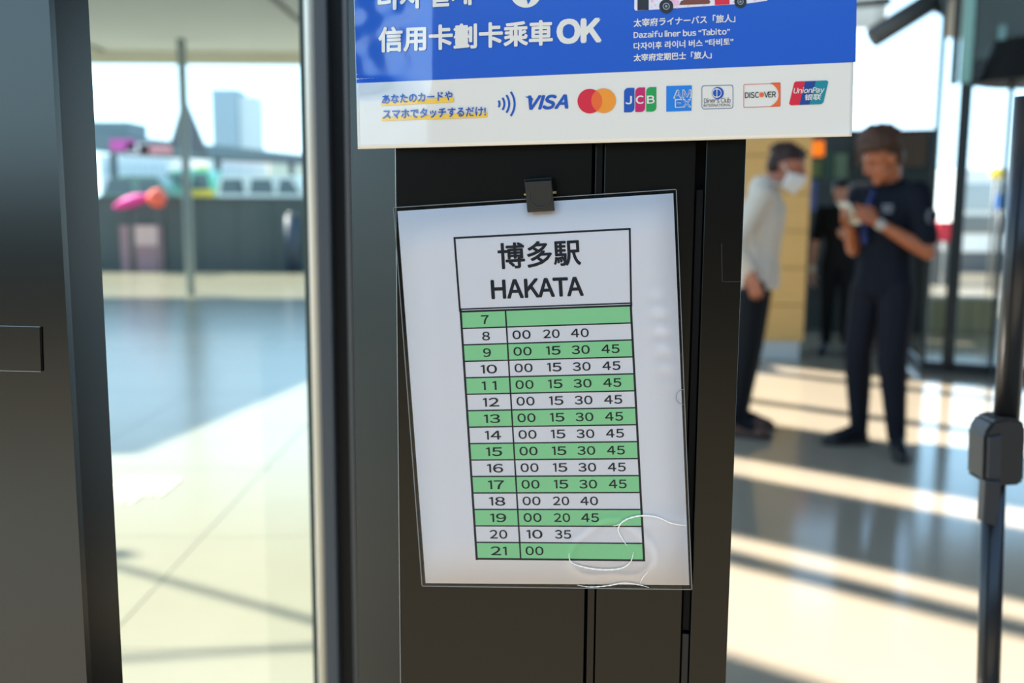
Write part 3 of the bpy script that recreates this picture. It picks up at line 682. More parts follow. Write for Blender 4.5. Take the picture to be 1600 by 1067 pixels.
def bar(x0, x1, y0, y1, r, m):
    pts = [(x0, y1), (x0, y0 + r)] + circ(x0 + r, y0 + r, r, 6, PI, 1.5 * PI) + [(x1, y0), (x1, y1 - r)] + circ(x1 - r, y1 - r, r, 6, 0, .5 * PI)
    fill('logo_bar', pts, m, poster, psurf, .0004)
bar(975, 991.3, 137.3, 175.5, 7, M_pdark); bar(992.6, 1008, 136.6, 175, 7, M_pcrim); bar(1009.7, 1025.5, 136, 174.3, 7, M_pgreen)
T('J', (977, 163), (987.5, 162.8), 13, M_pwhite, bold=.03, off=.0006); T('C', (993.5, 162.5), (1006, 162), 13, M_pwhite, bold=.03, off=.0006); T('B', (1011, 162), (1023, 161.5), 12.5, M_pwhite, bold=.03, off=.0006)
fill('logo_square', [(1041.2, 134.5), (1081, 133.3), (1080.2, 173), (1041, 174.4)], M_pcyan, poster, psurf, .0004)
T('AM', (1052, 154), (1080.4, 153.3), 13.5, M_pwhite, bold=.05, off=.0006); T('EX', (1054.5, 168.3), (1080, 167.6), 13.2, M_pwhite, bold=.05, off=.0006)
T('AM', (1053.6, 152.8), (1079, 152.2), 11, M_pcyan, bold=.0, off=.0009); T('EX', (1056, 167.2), (1078.6, 166.5), 10.8, M_pcyan, bold=.0, off=.0009)
def rrect(x0, y0, x1, y1, r, sl=0.0):
    pts = circ(x1 - r, y1 - r, r, 6, 0, PI / 2) + circ(x0 + r, y1 - r, r, 6, PI / 2, PI) + circ(x0 + r, y0 + r, r, 6, PI, 1.5 * PI) + circ(x1 - r, y0 + r, r, 6, 1.5 * PI, 2 * PI)
    return [(x, y + sl * (x - x0)) for x, y in pts]
ring('logo_outline', rrect(1096.3, 133.7, 1145.6, 170.7, 4, -.025), rrect(1097.1, 134.5, 1144.8, 169.9, 3.4, -.025), M_pnavy, poster, psurf, .0004)
fill('logo_disc', circ(1121.5, 145.3, 9.4, 36), M_pdark, poster, psurf, .0004)
fill('logo_disc_core', circ(1120, 145.3, 7.4, 30), M_pwhite, poster, psurf, .0006)
fill('logo_half', circ(1119.4, 145.3, 5.6, 16, PI / 2, 1.5 * PI), M_pdark, poster, psurf, .0008); fill('logo_half', circ(1120.8, 145.3, 5.6, 16, -PI / 2, PI / 2), M_pdark, poster, psurf, .0008)
T('Diners Club', (1100, 161.3), (1141.5, 160.2), 8, M_pblack, bold=-.003); T('INTERNATIONAL', (1099.6, 167.3), (1142.5, 166), 4.6, M_pblack)
ring('logo_outline', rrect(1161.7, 131.8, 1219.4, 168.3, 2, -.035), rrect(1162.4, 132.5, 1218.7, 167.6, 1.6, -.035), M_pred, poster, psurf, .0004)
fill('logo_corner', [(1204, 129.4)] + [(1219.2, 128.9), (1218.8, 166.0), (1203, 166.8)] + [(1216.5 * .0 + 1196 + 20.5 * math.cos(t_), 148 + 19 * math.sin(t_)) for t_ in [1.2 - 2.4 * k / 14 for k in range(15)]], M_plens, poster, psurf, .0004)
T('DISC', (1164, 153.4), (1186, 152.7), 9.2, M_pblack, bold=.02); fill('logo_dot', circ(1190, 148, 3.8, 20), M_plens, poster, psurf, .0005); T('VER', (1194, 152.5), (1212.5, 151.9), 9, M_pblack, bold=.02)
fill('logo_stripe', [(1243.5, 127.3), (1258, 126.9), (1249, 164), (1235.5, 164.5), (1233, 162), (1240.8, 129.5)], M_pred, poster, psurf, .0004)
fill('logo_stripe', [(1258, 126.9), (1275, 126.3), (1264.5, 163.4), (1249, 164)], M_pnavy, poster, psurf, .0004)
fill('logo_stripe', [(1275, 126.3), (1292, 125.7), (1294.3, 128), (1286.5, 160), (1283, 162.8), (1264.5, 163.4)], M_pteal, poster, psurf, .0004)
T('UnionPay', (1240, 148.6), (1288.5, 146.8), 11.5, M_pwhite, bold=.02, shear=.2, off=.0006); T('银联', (1257.5, 156.8), (1283, 156.0), 9.5, M_pwhite, bold=.02, shear=.15, off=.0006)
# bus caption
T('太宰府ライナーバス「旅人」', (990, 42.3), (1149, 34.6), 13, M_pwhite, bold=.028)
T('Dazaifu liner bus “Tabito”', (990, 59.6), (1140.5, 53.8), 10.3, M_pwhite, bold=.03)
T('다자이후 라이너 버스 “타비토”', (990, 78.2), (1146, 70.5), 11.6, M_pwhite, bold=.03)
T('太宰府定期巴士「旅人」', (990, 96.2), (1112, 91.2), 11.8, M_pwhite, bold=.034)
# bus picture, flat print
fill('printed_bus', [(991, 14), (993, 16.6), (1030, 14.5), (1110, 9.0), (1150, 6.5), (1170, 5.2), (1199, 1), (1203, -70), (992, -64)], mat('bus_print_white', rgb(232, 222, 226), .5, .3, var=.0, **{k: v for k, v in PCO.items() if k != 'bump'}), poster, psurf, .0004)
fill('printed_bus_door', [(996, -45), (1014, -46), (1013.5, 15.4), (996, 16)], M_pblack, poster, psurf, .0006)
fill('printed_bus_panel', [(1116.5, -20), (1139.5, -21), (1140, 6.6), (1117, 8.0)], M_pred, poster, psurf, .0006)
fill('printed_bus_art', [(1061, 8), (1064, 2), (1072, -2), (1105, -6), (1110, 3), (1108, 6), (1085, 7)], M_pbrown, poster, psurf, .0006)
for x_, y_, r_ in ((1056, 4, 5), (1050, -3, 5), (1019, 2, 2.2), (1024, 8, 1.6), (1018, 11, 1.2), (1058, 12, 1.4), (1147, 3, 1.8), (1180, 1, 1.6), (1188, 2, 1.2), (1075, 9.5, 1.4), (1100, 8, 1.3)):
    fill('printed_petal', circ(x_, y_, r_, 10), M_ppink, poster, psurf, .0007)
for x_, y_, r_ in ((1041, 9.8, 11), (1157, 2.6, 9.6)):
    fill('printed_wheel', circ(x_, y_, r_, 28), M_pblack, poster, psurf, .0008); ring('printed_hub', circ(x_, y_, r_ * .5, 20), circ(x_, y_, r_ * .38, 20), M_pgrey, poster, psurf, .001)
    fill('printed_hub_cap', circ(x_, y_, r_ * .18, 12), M_pgrey, poster, psurf, .001)

# ================================================================== TIMETABLE in its clear sleeve
TOFF = 0.007
def tsurf(px, py, off=0.0): return colp(px, py, TOFF + off)
tt = empty('timetable', colp(850, 620, TOFF), 'green and white bus timetable sheet in a clear sleeve, clipped to the column', 'timetable')
grid_patch('paper', (665, 911), (1077, 914), (1052, 302), (621, 330), 0, M_paper, tt, tsurf, 8, 8, -0.0003)
def ring_h(px, py):
    d = math.hypot((px - 955) / 66.0, (py - 862) / 44.0); a = math.atan2(py - 862, px - 955)
    h = math.exp(-((d - 1.0 - .12 * math.sin(3 * a)) / .11) ** 2) * .0007
    h += .0008 * math.exp(-((px - 1040) / 60.0) ** 2 - ((py - 815) / 14.0) ** 2)
    h += .0011 * math.exp(-((px - 1032 - .12 * (py - 520)) / 17.0) ** 2 - ((py - 520) / 90.0) ** 2) * (1 + .3 * math.sin(py * .21))
    return h
def ssurf(px, py, off=0.0): return colp(px, py, TOFF + off + ring_h(px, py))
def sleeve_corners(nm, off, sf):
    return grid_patch(nm, (660, 915), (1080.5, 920.5), (1056, 296.5), (615.5, 325), off, M_sleeve, tt, sf, 100, 140)
sleeve_corners('sleeve_front', .0012, ssurf)
M_rim = mat('sleeve_rim', rgb(120, 124, 122), .2, .5)
def rim(pts, w_):
    for (x0, y0), (x1, y1) in pts:
        dx, dy = x1 - x0, y1 - y0; L = math.hypot(dx, dy); nx, ny = -dy / L * w_, dx / L * w_
        fill('sleeve_edge', [(x0, y0), (x1, y1), (x1 + nx, y1 + ny), (x0 + nx, y0 + ny)], M_rim, tt, tsurf, .0013)
rim([((615.5, 325), (660, 915)), ((660, 915), (1080.5, 920.5)), ((1080.5, 920.5), (1056, 296.5)), ((1056, 296.5), (615.5, 325))], 1.3)
M_back = glass('sleeve_back', (0.55, 0.56, 0.55, 1), 1.4, .15)
grid_patch('sleeve_backing', (660, 915), (1080.5, 920.5), (1056, 296.5), (615.5, 325), -.0012, M_back, tt, tsurf, 4, 4)
M_glare = mat('painted_glare', rgb(250, 246, 232), .12, .8, coat=.9)  # pale strokes painted on the sleeve in place of glare
def glare_stroke(pts, w_):
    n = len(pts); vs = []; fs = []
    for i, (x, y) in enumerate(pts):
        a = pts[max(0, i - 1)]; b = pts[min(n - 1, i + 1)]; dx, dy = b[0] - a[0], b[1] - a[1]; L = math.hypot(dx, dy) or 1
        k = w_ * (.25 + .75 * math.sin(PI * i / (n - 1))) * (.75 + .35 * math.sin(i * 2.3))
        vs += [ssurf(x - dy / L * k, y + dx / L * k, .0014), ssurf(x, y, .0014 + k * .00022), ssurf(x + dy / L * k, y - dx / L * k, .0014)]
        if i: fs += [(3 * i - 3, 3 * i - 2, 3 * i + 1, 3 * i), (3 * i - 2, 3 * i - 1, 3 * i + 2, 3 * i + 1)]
    mesh('glare_stroke', vs, fs, M_glare, tt, True)
def spline(pts, n=8):
    out_ = []
    for i in range(len(pts) - 1):
        p0, p1, p2, p3 = pts[max(0, i - 1)], pts[i], pts[i + 1], pts[min(len(pts) - 1, i + 2)]
        for k in range(n):
            t = k / n; out_.append(tuple(.5 * (2 * p1[c] + (p2[c] - p0[c]) * t + (2 * p0[c] - 5 * p1[c] + 4 * p2[c] - p3[c]) * t * t + (3 * p1[c] - p0[c] - 3 * p2[c] + p3[c]) * t ** 3) for c in (0, 1)))
    return out_ + [pts[-1]]
glare_stroke(spline([(889, 864), (892, 878), (912, 886), (942, 890), (970, 888), (985, 878), (990, 862)]), 1.5)
glare_stroke(spline([(980, 853), (971, 840), (966, 826), (976, 813), (1000, 806), (1026, 808), (1050, 818), (1072, 821)]), 1.5)
glare_stroke(spline([(902, 914), (922, 917), (950, 915), (975, 911), (1000, 914), (1014, 918)]), 1.1)
glare_stroke(spline([(958, 822), (968, 819), (985, 808)]), .9)
glare_stroke(spline([(1000, 912), (1004, 903), (1012, 894)]), .8)
# notch cut at the right edge of the sleeve
ring('thumb_notch', circ(1068, 620, 12, 14, PI / 2, 1.5 * PI) + circ(1068, 620, 11, 2, 1.5 * PI, PI / 2), circ(1068, 620, 11.2, 14, PI / 2, 1.5 * PI) + circ(1068, 620, 11, 2, 1.5 * PI, PI / 2), M_rim, tt, tsurf, .0014)
QT = [(720.5, 487.5), (986, 478), (1006.5, 875.5), (745.5, 873)]
def Q(s, t):
    x = (QT[0][0] * (1 - s) + QT[1][0] * s) * (1 - t) + (QT[3][0] * (1 - s) + QT[2][0] * s) * t
    y = (QT[0][1] * (1 - s) + QT[1][1] * s) * (1 - t) + (QT[3][1] * (1 - s) + QT[2][1] * s) * t
    return (x, y)
def strip(name, p0, p1, w_, m, off=.0003):
    dx, dy = p1[0] - p0[0], p1[1] - p0[1]; L = math.hypot(dx, dy); nx, ny = -dy / L * w_ / 2, dx / L * w_ / 2
    return fill(name, [(p0[0] + nx, p0[1] + ny), (p1[0] + nx, p1[1] + ny), (p1[0] - nx, p1[1] - ny), (p0[0] - nx, p0[1] - ny)], m, tt, tsurf, off)
rows = [('7', []), ('8', '00 20 40'.split())] + [(str(h), '00 15 30 45'.split()) for h in range(9, 18)] + [('18', '00 20 40'.split()), ('19', '00 20 45'.split()), ('20', '10 35'.split()), ('21', ['00'])]
NR = 15
COLS = [(.293, .400), (.474, .571), (.637, .743), (.812, .919)]
for i, (h, mins) in enumerate(rows):
    t0, t1 = i / NR, (i + 1) / NR
    if i % 2 == 0: fill('green_row', [Q(0, t0), Q(1, t0), Q(1, t1), Q(0, t1)], M_green, tt, tsurf, .00015)
    strip('row_rule', Q(0, t1), Q(1, t1), 3.0 if i == NR - 1 else 2.0, M_ink)
    hw = .105 if len(h) == 2 else .046
    ins, inb = .20, .72
    sh = Q(.1, t0 + .0), Q(.1, t1)
    upv = (Q(.5, t0)[0] - Q(.5, t1)[0], Q(.5, t0)[1] - Q(.5, t1)[1])
    ctr = .137
    p0, p1 = Q(ctr - hw / 2, t0 + .77 / NR), Q(ctr + hw / 2, t0 + .77 / NR)
    if h[0] == '1': p0 = (p0[0] + 2.5, p0[1])
    if h[-1] == '1': p1 = (p1[0] - 2.5, p1[1])
    put_text('hour_figure', h, p0, p1, 13.6, M_ink, tt, tsurf, .0004, bold=.018, up=upv, gap=.42 if h == '11' else .13)
    for (s0, s1), mn in zip(COLS, mins):
        s0_ = s0 + (.012 if mn[0] == '1' else 0)
        put_text('minute_figure', mn, Q(s0_, t0 + .75 / NR), Q(s1, t0 + .75 / NR), 13.6, M_ink, tt, tsurf, .0004, bold=.018, up=upv, gap=.13)
strip('column_rule', Q(.261, 0), Q(.261, 1), 2.4, M_ink)
strip('frame_rule', (719.5, 484), (745, 875), 3.4, M_ink); strip('frame_rule', (985.5, 476), (1006.5, 877), 3.4, M_ink)
strip('frame_rule', (718, 487), (988, 477.2), 3.0, M_ink); strip('frame_rule', (718, 483.2), (988, 473.5), 2.2, M_ink)
strip('frame_rule', (708.5, 372), (985.5, 357.5), 3.0, M_ink); strip('frame_rule', (710, 371), (718.8, 487), 3.0, M_ink); strip('frame_rule', (984, 357), (986.2, 479), 3.0, M_ink)
put_text('lettering', '博多駅', (779, 421), (908.5, 414), 41, M_ink, tt, tsurf, .0004, bold=.026, up=(-.06, -1))
put_text('lettering', 'HAKATA', (768, 467.5), (912.5, 462), 30, M_ink, tt, tsurf, .0004, bold=.040, up=(-.06, -1))

# --- magnet clip
mc = empty('magnet_clip', colp(844, 306, .012), 'black magnet clip holding the timetable sleeve', 'clip')
def mcp(px, py, off): return colp(px, py, off)
M_clip = mat('black_clip', rgb(38, 37, 32), .38, .4, bump=.02, bscale=900)
fp = [(820.5, 284.5), (862, 282), (867, 329.5), (824.5, 332)]
plate('front_plate', [mcp(x, y, .0115 + (.0018 if y < 300 else 0)) for x, y in fp], cn * .0022, M_clip, mc, .0007)
plate('hinge_bar', [mcp(x, y, .004) for x, y in [(821, 280), (864, 277), (866, 290), (822, 292)]], cn * .0085, M_black, mc, .001)
plate('back_plate', [mcp(x, y, .0005) for x, y in [(822, 280), (865, 277), (868, 316), (824, 318)]], cn * .0035, M_black, mc, .0006)
a, b = mcp(819, 304, .0095), mcp(869.5, 300.5, .0095)
tube('spring_pin', a, b, .0011, M_brass, mc, seg=12)
rr = lambda r, off: [mcp(843.8 + r * math.cos(t), 307.5 + r * 1.0 * math.sin(t), off) for t in [2 * PI * i / 40 for i in range(40)]]
o1, o2, o3 = rr(17.4, .0148), rr(16.2, .0152), rr(15.2, .0147)
vs = o1 + o2 + o3; fs = []
for i in range(40):
    j = (i + 1) % 40; fs += [(i, j, 40 + j, 40 + i), (40 + i, 40 + j, 80 + j, 80 + i)]
mesh('embossed_ring', vs, fs, M_clip, mc, True)

# ================================================================== PEOPLE
def V(*a): return Vector(a)
def hull_into(bm, spheres, sub=2):
    t = bmesh.new()
    for c, r in spheres:
        r = (r, r, r) if not hasattr(r, '__len__') else r
        res = bmesh.ops.create_icosphere(t, subdivisions=sub, radius=1)
        for v in res['verts']: v.co = Vector((v.co.x * r[0], v.co.y * r[1], v.co.z * r[2])) + Vector(c)
    if len(spheres) > 1:
        h = bmesh.ops.convex_hull(t, input=t.verts)
        junk = [g for g in h['geom_interior'] + h['geom_unused'] if isinstance(g, bmesh.types.BMVert)]
        bmesh.ops.delete(t, geom=junk, context='VERTS')
    me = bpy.data.meshes.new('t'); t.to_mesh(me); t.free(); bm.from_mesh(me); bpy.data.meshes.remove(me)
def organic(name, prims, voxel, m, parent, smooth=4, cut=None):
    """union of rounded limbs, merged into one continuous smooth skin; prims are lists of (centre, radius) hulled together"""
    bm = bmesh.new()
    for p in prims: hull_into(bm, p)
    me = bpy.data.meshes.new(name); bm.to_mesh(me); bm.free()
    o = bpy.data.objects.new(name, me); C.objects.link(o)
    md = o.modifiers.new('r', 'REMESH'); md.mode = 'VOXEL'; md.voxel_size = voxel; md.adaptivity = 0
    if smooth:
        ms = o.modifiers.new('s', 'SMOOTH'); ms.factor = .5; ms.iterations = smooth
    dg = bpy.context.evaluated_depsgraph_get(); dg.update()
    out_ = bpy.data.meshes.new_from_object(o.evaluated_get(dg)); bpy.data.objects.remove(o); bpy.data.meshes.remove(me)
    if cut:
        bm = bmesh.new(); bm.from_mesh(out_)
        for co, no in cut: bmesh.ops.bisect_plane(bm, geom=list(bm.verts) + list(bm.edges) + list(bm.faces), plane_co=co, plane_no=no, clear_outer=True)
        bm.to_mesh(out_); bm.free()
    out_.name = name; out_.materials.clear()
    out_.polygons.foreach_set('use_smooth', [True] * len(out_.polygons))
    return link(name, out_, m, parent, world=False)
def head_matrix(c, pitch, turn): return Matrix.Translation(c) @ Matrix.Rotation(turn, 4, 'Z') @ Matrix.Rotation(pitch, 4, 'Y')
def ell(Hm, c, r, n=6):
    """ellipsoid in head frame as a small hull of spheres so it can be rotated"""
    res = []; c = Vector(c); rm = min(r)
    for ax in range(3):
        k = r[ax] - rm
        if k > 1e-4:
            for sg in (-1, 1):
                d = Vector((0, 0, 0)); d[ax] = sg * k; res.append((Hm @ (c + d), rm))
    return res or [(Hm @ c, rm)]
def head_prims(Hm):
    p = [ell(Hm, (-.008, 0, .03), (.098, .076, .088)), ell(Hm, (.03, 0, -.04), (.064, .058, .07)),
         [(Hm @ V(.068, 0, -.098), .022), (Hm @ V(.03, .04, -.07), .022), (Hm @ V(.03, -.04, -.07), .022)],
         [(Hm @ V(.096, 0, .012), .008), (Hm @ V(.112, 0, -.026), .012), (Hm @ V(.094, .013, -.03), .008), (Hm @ V(.094, -.013, -.03), .008)],
         [(Hm @ V(.082, .03, .03), .013), (Hm @ V(.082, -.03, .03), .013)],
         [(Hm @ V(.086, .018, -.062), .008), (Hm @ V(.086, -.018, -.062), .008)]]
    for s in (-1, 1): p.append([(Hm @ V(-.006, s * .076, .012), .012), (Hm @ V(-.004, s * .078, -.03), .009), (Hm @ V(-.02, s * .082, .0), .010)])
    return p
def hand_prims(wr, d, n, sgn, curl=.5, spread=.0):
    d = Vector(d).normalized(); n = Vector(n); n = (n - d * n.dot(d)).normalized(); t = d.cross(n) * sgn
    pr = []; base = [(.030, .072), (.010, .084), (-.010, .080), (-.029, .064)]
    pal = [(wr, .022)]
    for off, L in base: pal.append((wr + d * .082 + t * off, .0115))
    pr.append(pal)
    for k, (off, L) in enumerate(base):
        p = wr + d * .082 + t * off; a = curl * .4; r = .0092
        for seg in (.45, .32, .23):
            dd = d * math.cos(a) + n * math.sin(a) + t * off * 2; q = p + dd.normalized() * L * seg * 1.15
            pr.append([(p, r), (q, r * .92)]); p = q; r *= .92; a += curl
    p = wr + d * .03 + t * .026; dd = (t * .75 + d * .6 + n * .35).normalized(); q = p + dd * .042
    pr.append([(wr + d * .02, .014), (p, .013)]); pr.append([(p, .012), (q, .0105)]); q2 = q + (d * .8 + n * .45 + t * .1).normalized() * .034; pr.append([(q, .0105), (q2, .009)])
    return pr
def face_parts(Hm, parent, hairm, skinlip, mouth=True):
    we = skinlip; ir = mat('iris_dark', rgb(40, 26, 18), .2)
    for s in (-1, 1):
        organic('eyelid', [[(Hm @ V(.0735, s * .031, .004), .0125)]], .004, we, parent, 1); organic('eyelash', [[(Hm @ V(.0845, s * .022, -.004), .0022), (Hm @ V(.0835, s * .040, -.004), .0022)]], .0018, ir, parent, 1)
        organic('eyebrow', [[(Hm @ V(.092, s * .018, .028), .004), (Hm @ V(.086, s * .044, .029), .0035)]], .0025, hairm, parent, 1)
    if mouth: organic('lips', [[(Hm @ V(.0935, .018, -.060), .0045), (Hm @ V(.0935, -.018, -.060), .0045), (Hm @ V(.097, 0, -.058), .005)]], .0025, skinlip, parent, 1)
def shoe(name, heel, toe, m, msole, parent):
    heel, toe = Vector(heel), Vector(toe); d = (toe - heel); L = d.length; d.normalize(); s = V(-d.y, d.x, 0)
    up = V(0, 0, 1)
    pr = [[(heel + d * .035 + up * .045, .036), (heel + d * .05 + up * .085, .037), (heel + d * .12 + up * .07, .036)],
          [(heel + d * .035 + up * .040, .036), (heel + d * (L - .06) + up * .038 + s * .012, .032), (heel + d * (L - .06) + up * .038 - s * .012, .032), (toe - d * .03 + up * .032, .026), (heel + d * .12 + up * .072, .03)]]
    o = organic(name, pr, .007, m, parent, 3)
    sole = [heel + d * .0 + s * .03, heel - s * .03, heel + d * (L * .4) - s * .034, heel + d * (L * .75) - s * .046, toe - s * .02, toe + s * .02, heel + d * (L * .75) + s * .046, heel + d * (L * .4) + s * .034]
    sole = [heel + s * .03] + [heel - s * .03] + sole[2:]
    vs, fs = extrude_poly(sole, (0, 0, .022)); so = mesh('sole', vs, fs, msole, None); so.parent = o
    return o
TORSO = lambda g, dx=(0, 0, 0): [
    [(V(dx[0], 0, .94), (.105 + g, .155 + g, .10 + g)), (V(dx[1], 0, 1.08), (.095 + g, .135 + g, .10 + g))],
    [(V(dx[1], 0, 1.08), (.095 + g, .135 + g, .10 + g)), (V(dx[2], 0, 1.27), (.108 + g, .165 + g, .12 + g))],
    [(V(dx[2] - .01, .15, 1.385), .05 + g), (V(dx[2] - .01, -.15, 1.385), .05 + g), (V(dx[2], 0, 1.27), (.10 + g, .15 + g, .10 + g))]]
def person(loc, fx, fy, label, group=None):
    return empty('person', loc, label, 'person', rotz=math.atan2(fy, fx))

# ---- person in navy polo, looking at a phone
fB = (Vector((floor(1340, 690).x + floor(1392, 716).x, floor(1340, 690).y + floor(1392, 716).y, 0))) / 2
B = person((fB.x, fB.y, 0), -.85, -.53, 'person with curly brown hair in navy polo and trousers looking at a phone')
skinB = mat('skin_tan', rgb(170, 98, 62), .5, .4, var=.06, vscale=20); lipB = mat('lip_tan', rgb(150, 84, 66), .45)
hairB = mat('hair_curly_brown', rgb(70, 46, 31), .6, .3, var=.4, vscale=60); navy = mat('navy_cloth', rgb(14, 18, 27), .85, .2, var=.12, vscale=30)
navy2 = mat('navy_trousers', rgb(21, 22, 30), .85, .2, var=.1, vscale=30); blk = mat('black_shoe', rgb(24, 24, 24), .5, .4); solem = mat('dark_sole', rgb(40, 38, 34), .7)
HB = head_matrix(V(.075, .01, 1.565), .40, -.38)
LS, LE, LW = V(0, .18, 1.385), V(.0, .26, 1.09), V(.19, .095, 1.235)
RS, RE, RW = V(0, -.18, 1.385), V(.07, -.15, 1.09), V(.225, -.055, 1.215)
LK, RK = V(.035, .11, .50), V(.03, -.115, .50); LA, RA = V(-.02, .125, .09), V(-.025, -.125, .09)
body = TORSO(0.0) + head_prims(HB) + [[(V(.0, 0, 1.40), .058), (HB @ V(-.025, 0, -.06), .054)],
    [(LS, .050), (LE, .038)], [(LE, .039), (LE.lerp(LW, .35), .040), (LW, .025)], [(RS, .050), (RE, .038)], [(RE, .039), (RE.lerp(RW, .35), .040), (RW, .025)],
    [(V(0, .085, .90), .085), (LK, .055)], [(LK, .054), (LK.lerp(LA, .3) - V(.015, 0, 0), .052), (LA, .034)], [(V(0, -.085, .90), .085), (RK, .055)], [(RK, .054), (RK.lerp(RA, .3) - V(.015, 0, 0), .052), (RA, .034)],
    [(LA, .034), (LA + V(.07, .06, -.045), .024)], [(RA, .034), (RA + V(.10, -.03, -.045), .024)]]
PH = V(.30, .0, 1.285)
body += hand_prims(LW, PH + V(.0, .04, .02) - LW, V(.1, -1, .1), -1, .55) + hand_prims(RW, PH + V(-.02, -.045, -.03) - RW, V(-.1, 1, .3), 1, .5)
organic('body', body, .0062, skinB, B, 3)
face_parts(HB, B, hairB, lipB)
rnd = random.Random(3); hp_ = [ell(HB, (-.018, 0, .078), (.100, .084, .080)), ell(HB, (-.05, 0, .01), (.062, .080, .085)), ell(HB, (-.012, 0, .035), (.05, .083, .055))]
for i in range(150):
    a, z = rnd.uniform(0, 2 * PI), rnd.uniform(.05, 1); q_ = math.sqrt(1 - z * z)
    hp_.append([(HB @ V(-.014 + .108 * q_ * math.cos(a), .087 * q_ * math.sin(a), .064 + .105 * z + (.010 if math.cos(a) > .3 else 0)), rnd.uniform(.016, .026))])
organic('hair', hp_, .006, hairB, B, 1)
def lerp(a, b, t): return a.lerp(b, t)
organic('polo_shirt', TORSO(.016) + [[(LS, .072), (lerp(LS, LE, .74), .064)], [(RS, .072), (lerp(RS, RE, .74), .064)], [(V(-.01, 0, 1.41), .085), (V(0, 0, 1.37), .10)],
    [(V(0, 0, .95), (.125, .17, .09)), (V(0, 0, .86), (.122, .172, .03))]], .009, navy, B, 4)
col_ = []
for i in range(14):
    a = 2 * PI * i / 14; b = 2 * PI * (i + 1) / 14
    if math.cos(a) > .93: continue
    col_.append([(V(.012 + .078 * math.cos(a), .08 * math.sin(a), 1.445 - .025 * math.cos(a)), .014), (V(.012 + .078 * math.cos(b), .08 * math.sin(b), 1.445 - .025 * math.cos(b)), .014)])
organic('collar', col_, .006, navy, B, 2)
organic('trousers', [[(V(0, 0, .97), (.115, .165, .05)), (V(0, 0, .88), (.12, .17, .07))], [(V(0, .088, .88), .10), (LK + V(0, 0, .02), .078)], [(LK + V(0, 0, .02), .078), (LA + V(0, 0, .0), .050)],
    [(V(0, -.088, .88), .10), (RK + V(0, 0, .02), .078)], [(RK + V(0, 0, .02), .078), (RA + V(0, 0, .0), .050)]], .009, navy2, B, 4)
shoe('shoe', LA + V(-.04, -.03, -.09), LA + V(.15, .16, -.09), blk, solem, B)
shoe('shoe', RA + V(-.06, .02, -.09), RA + V(.18, -.10, -.09), blk, solem, B)
sockm = mat('dark_sock', rgb(22, 23, 28), .9, .2)
def socks(LA, RA, dl, dr, par):
    for a_, d_ in ((LA, dl), (RA, dr)): organic('sock', [[(a_ + V(0, 0, .07), .042), (a_ + V(0, 0, .0), .043)], [(a_, .043), (a_ + d_, .036)]], .007, sockm, par, 2)
socks(LA, RA, V(.07, .06, -.035), V(.10, -.03, -.035), B)
lan = mat('blue_tie', rgb(20, 40, 92), .7)
organic('neck_strap', [[(V(.095, -.02, 1.40), .012), (V(.135, -.035, 1.28), .018)], [(V(.135, -.035, 1.28), .018), (V(.13, -.03, 1.14), .022)]], .006, lan, B, 2)
mk_ = mat('pale_embroidery', rgb(150, 152, 156), .8)
for zz, ww2 in ((1.325, .05), (1.308, .06), (1.292, .045)):
    organic('chest_mark', [[(V(.118, .085 - ww2 / 2, zz), .005), (V(.108, .085 + ww2 / 2, zz), .005)]], .003, mk_, B, 1)
pc = lerp(LS, LE, .38) + V(.01, .066, 0)
bm = bmesh.new(); bmesh.ops.create_cone(bm, cap_ends=True, segments=28, radius1=.040, radius2=.040, depth=.012)
bmesh.ops.rotate(bm, cent=(0, 0, 0), matrix=Matrix.Rotation(-PI / 2, 3, 'X') @ Matrix.Rotation(0, 3, 'Y'), verts=bm.verts); bmesh.ops.translate(bm, vec=pc, verts=bm.verts)
sp_ = bmobj('sleeve_patch', bm, mat('patch_grey', rgb(96, 98, 102), .8), B, world=False)
bm = bmesh.new(); bmesh.ops.create_cone(bm, cap_ends=True, segments=24, radius1=.028, radius2=.028, depth=.014)
bmesh.ops.rotate(bm, cent=(0, 0, 0), matrix=Matrix.Rotation(-PI / 2, 3, 'X'), verts=bm.verts); bmesh.ops.translate(bm, vec=pc, verts=bm.verts)
d_ = bmobj('patch_centre', bm, navy, sp_, world=False)
organic('wrist_band', [[(lerp(LE, LW, .93), .031), (lerp(LE, LW, .99), .030)]], .005, mat('pale_band', rgb(170, 160, 150), .6), B, 1)
# the phone is a thing of its own
Rb = Matrix.Translation((fB.x, fB.y, 0)) @ Matrix.Rotation(math.atan2(-.53, -.85), 4, 'Z')
Mp = Rb @ Matrix.Translation(PH) @ Matrix.Rotation(.75, 4, 'Y')
ph = empty('phone', Mp @ V(0, 0, 0), 'small phone held in both hands by the person in navy polo', 'phone')
bm = bmesh.new(); bmesh.ops.create_cube(bm, size=1); bmesh.ops.scale(bm, vec=(.009, .075, .15), verts=bm.verts); bmesh.ops.bevel(bm, geom=list(bm.edges), offset=.003, segments=2, affect='EDGES'); bmesh.ops.transform(bm, matrix=Mp, verts=bm.verts); bmobj('case', bm, mat('phone_case', rgb(206, 204, 190), .4), ph)
bm = bmesh.new(); bmesh.ops.create_cube(bm, size=1); bmesh.ops.scale(bm, vec=(.002, .068, .14), verts=bm.verts); bmesh.ops.translate(bm, vec=(-.0052, 0, 0), verts=bm.verts); bmesh.ops.transform(bm, matrix=Mp, verts=bm.verts); bmobj('screen', bm, mat('phone_screen', rgb(20, 24, 30), .1), ph)

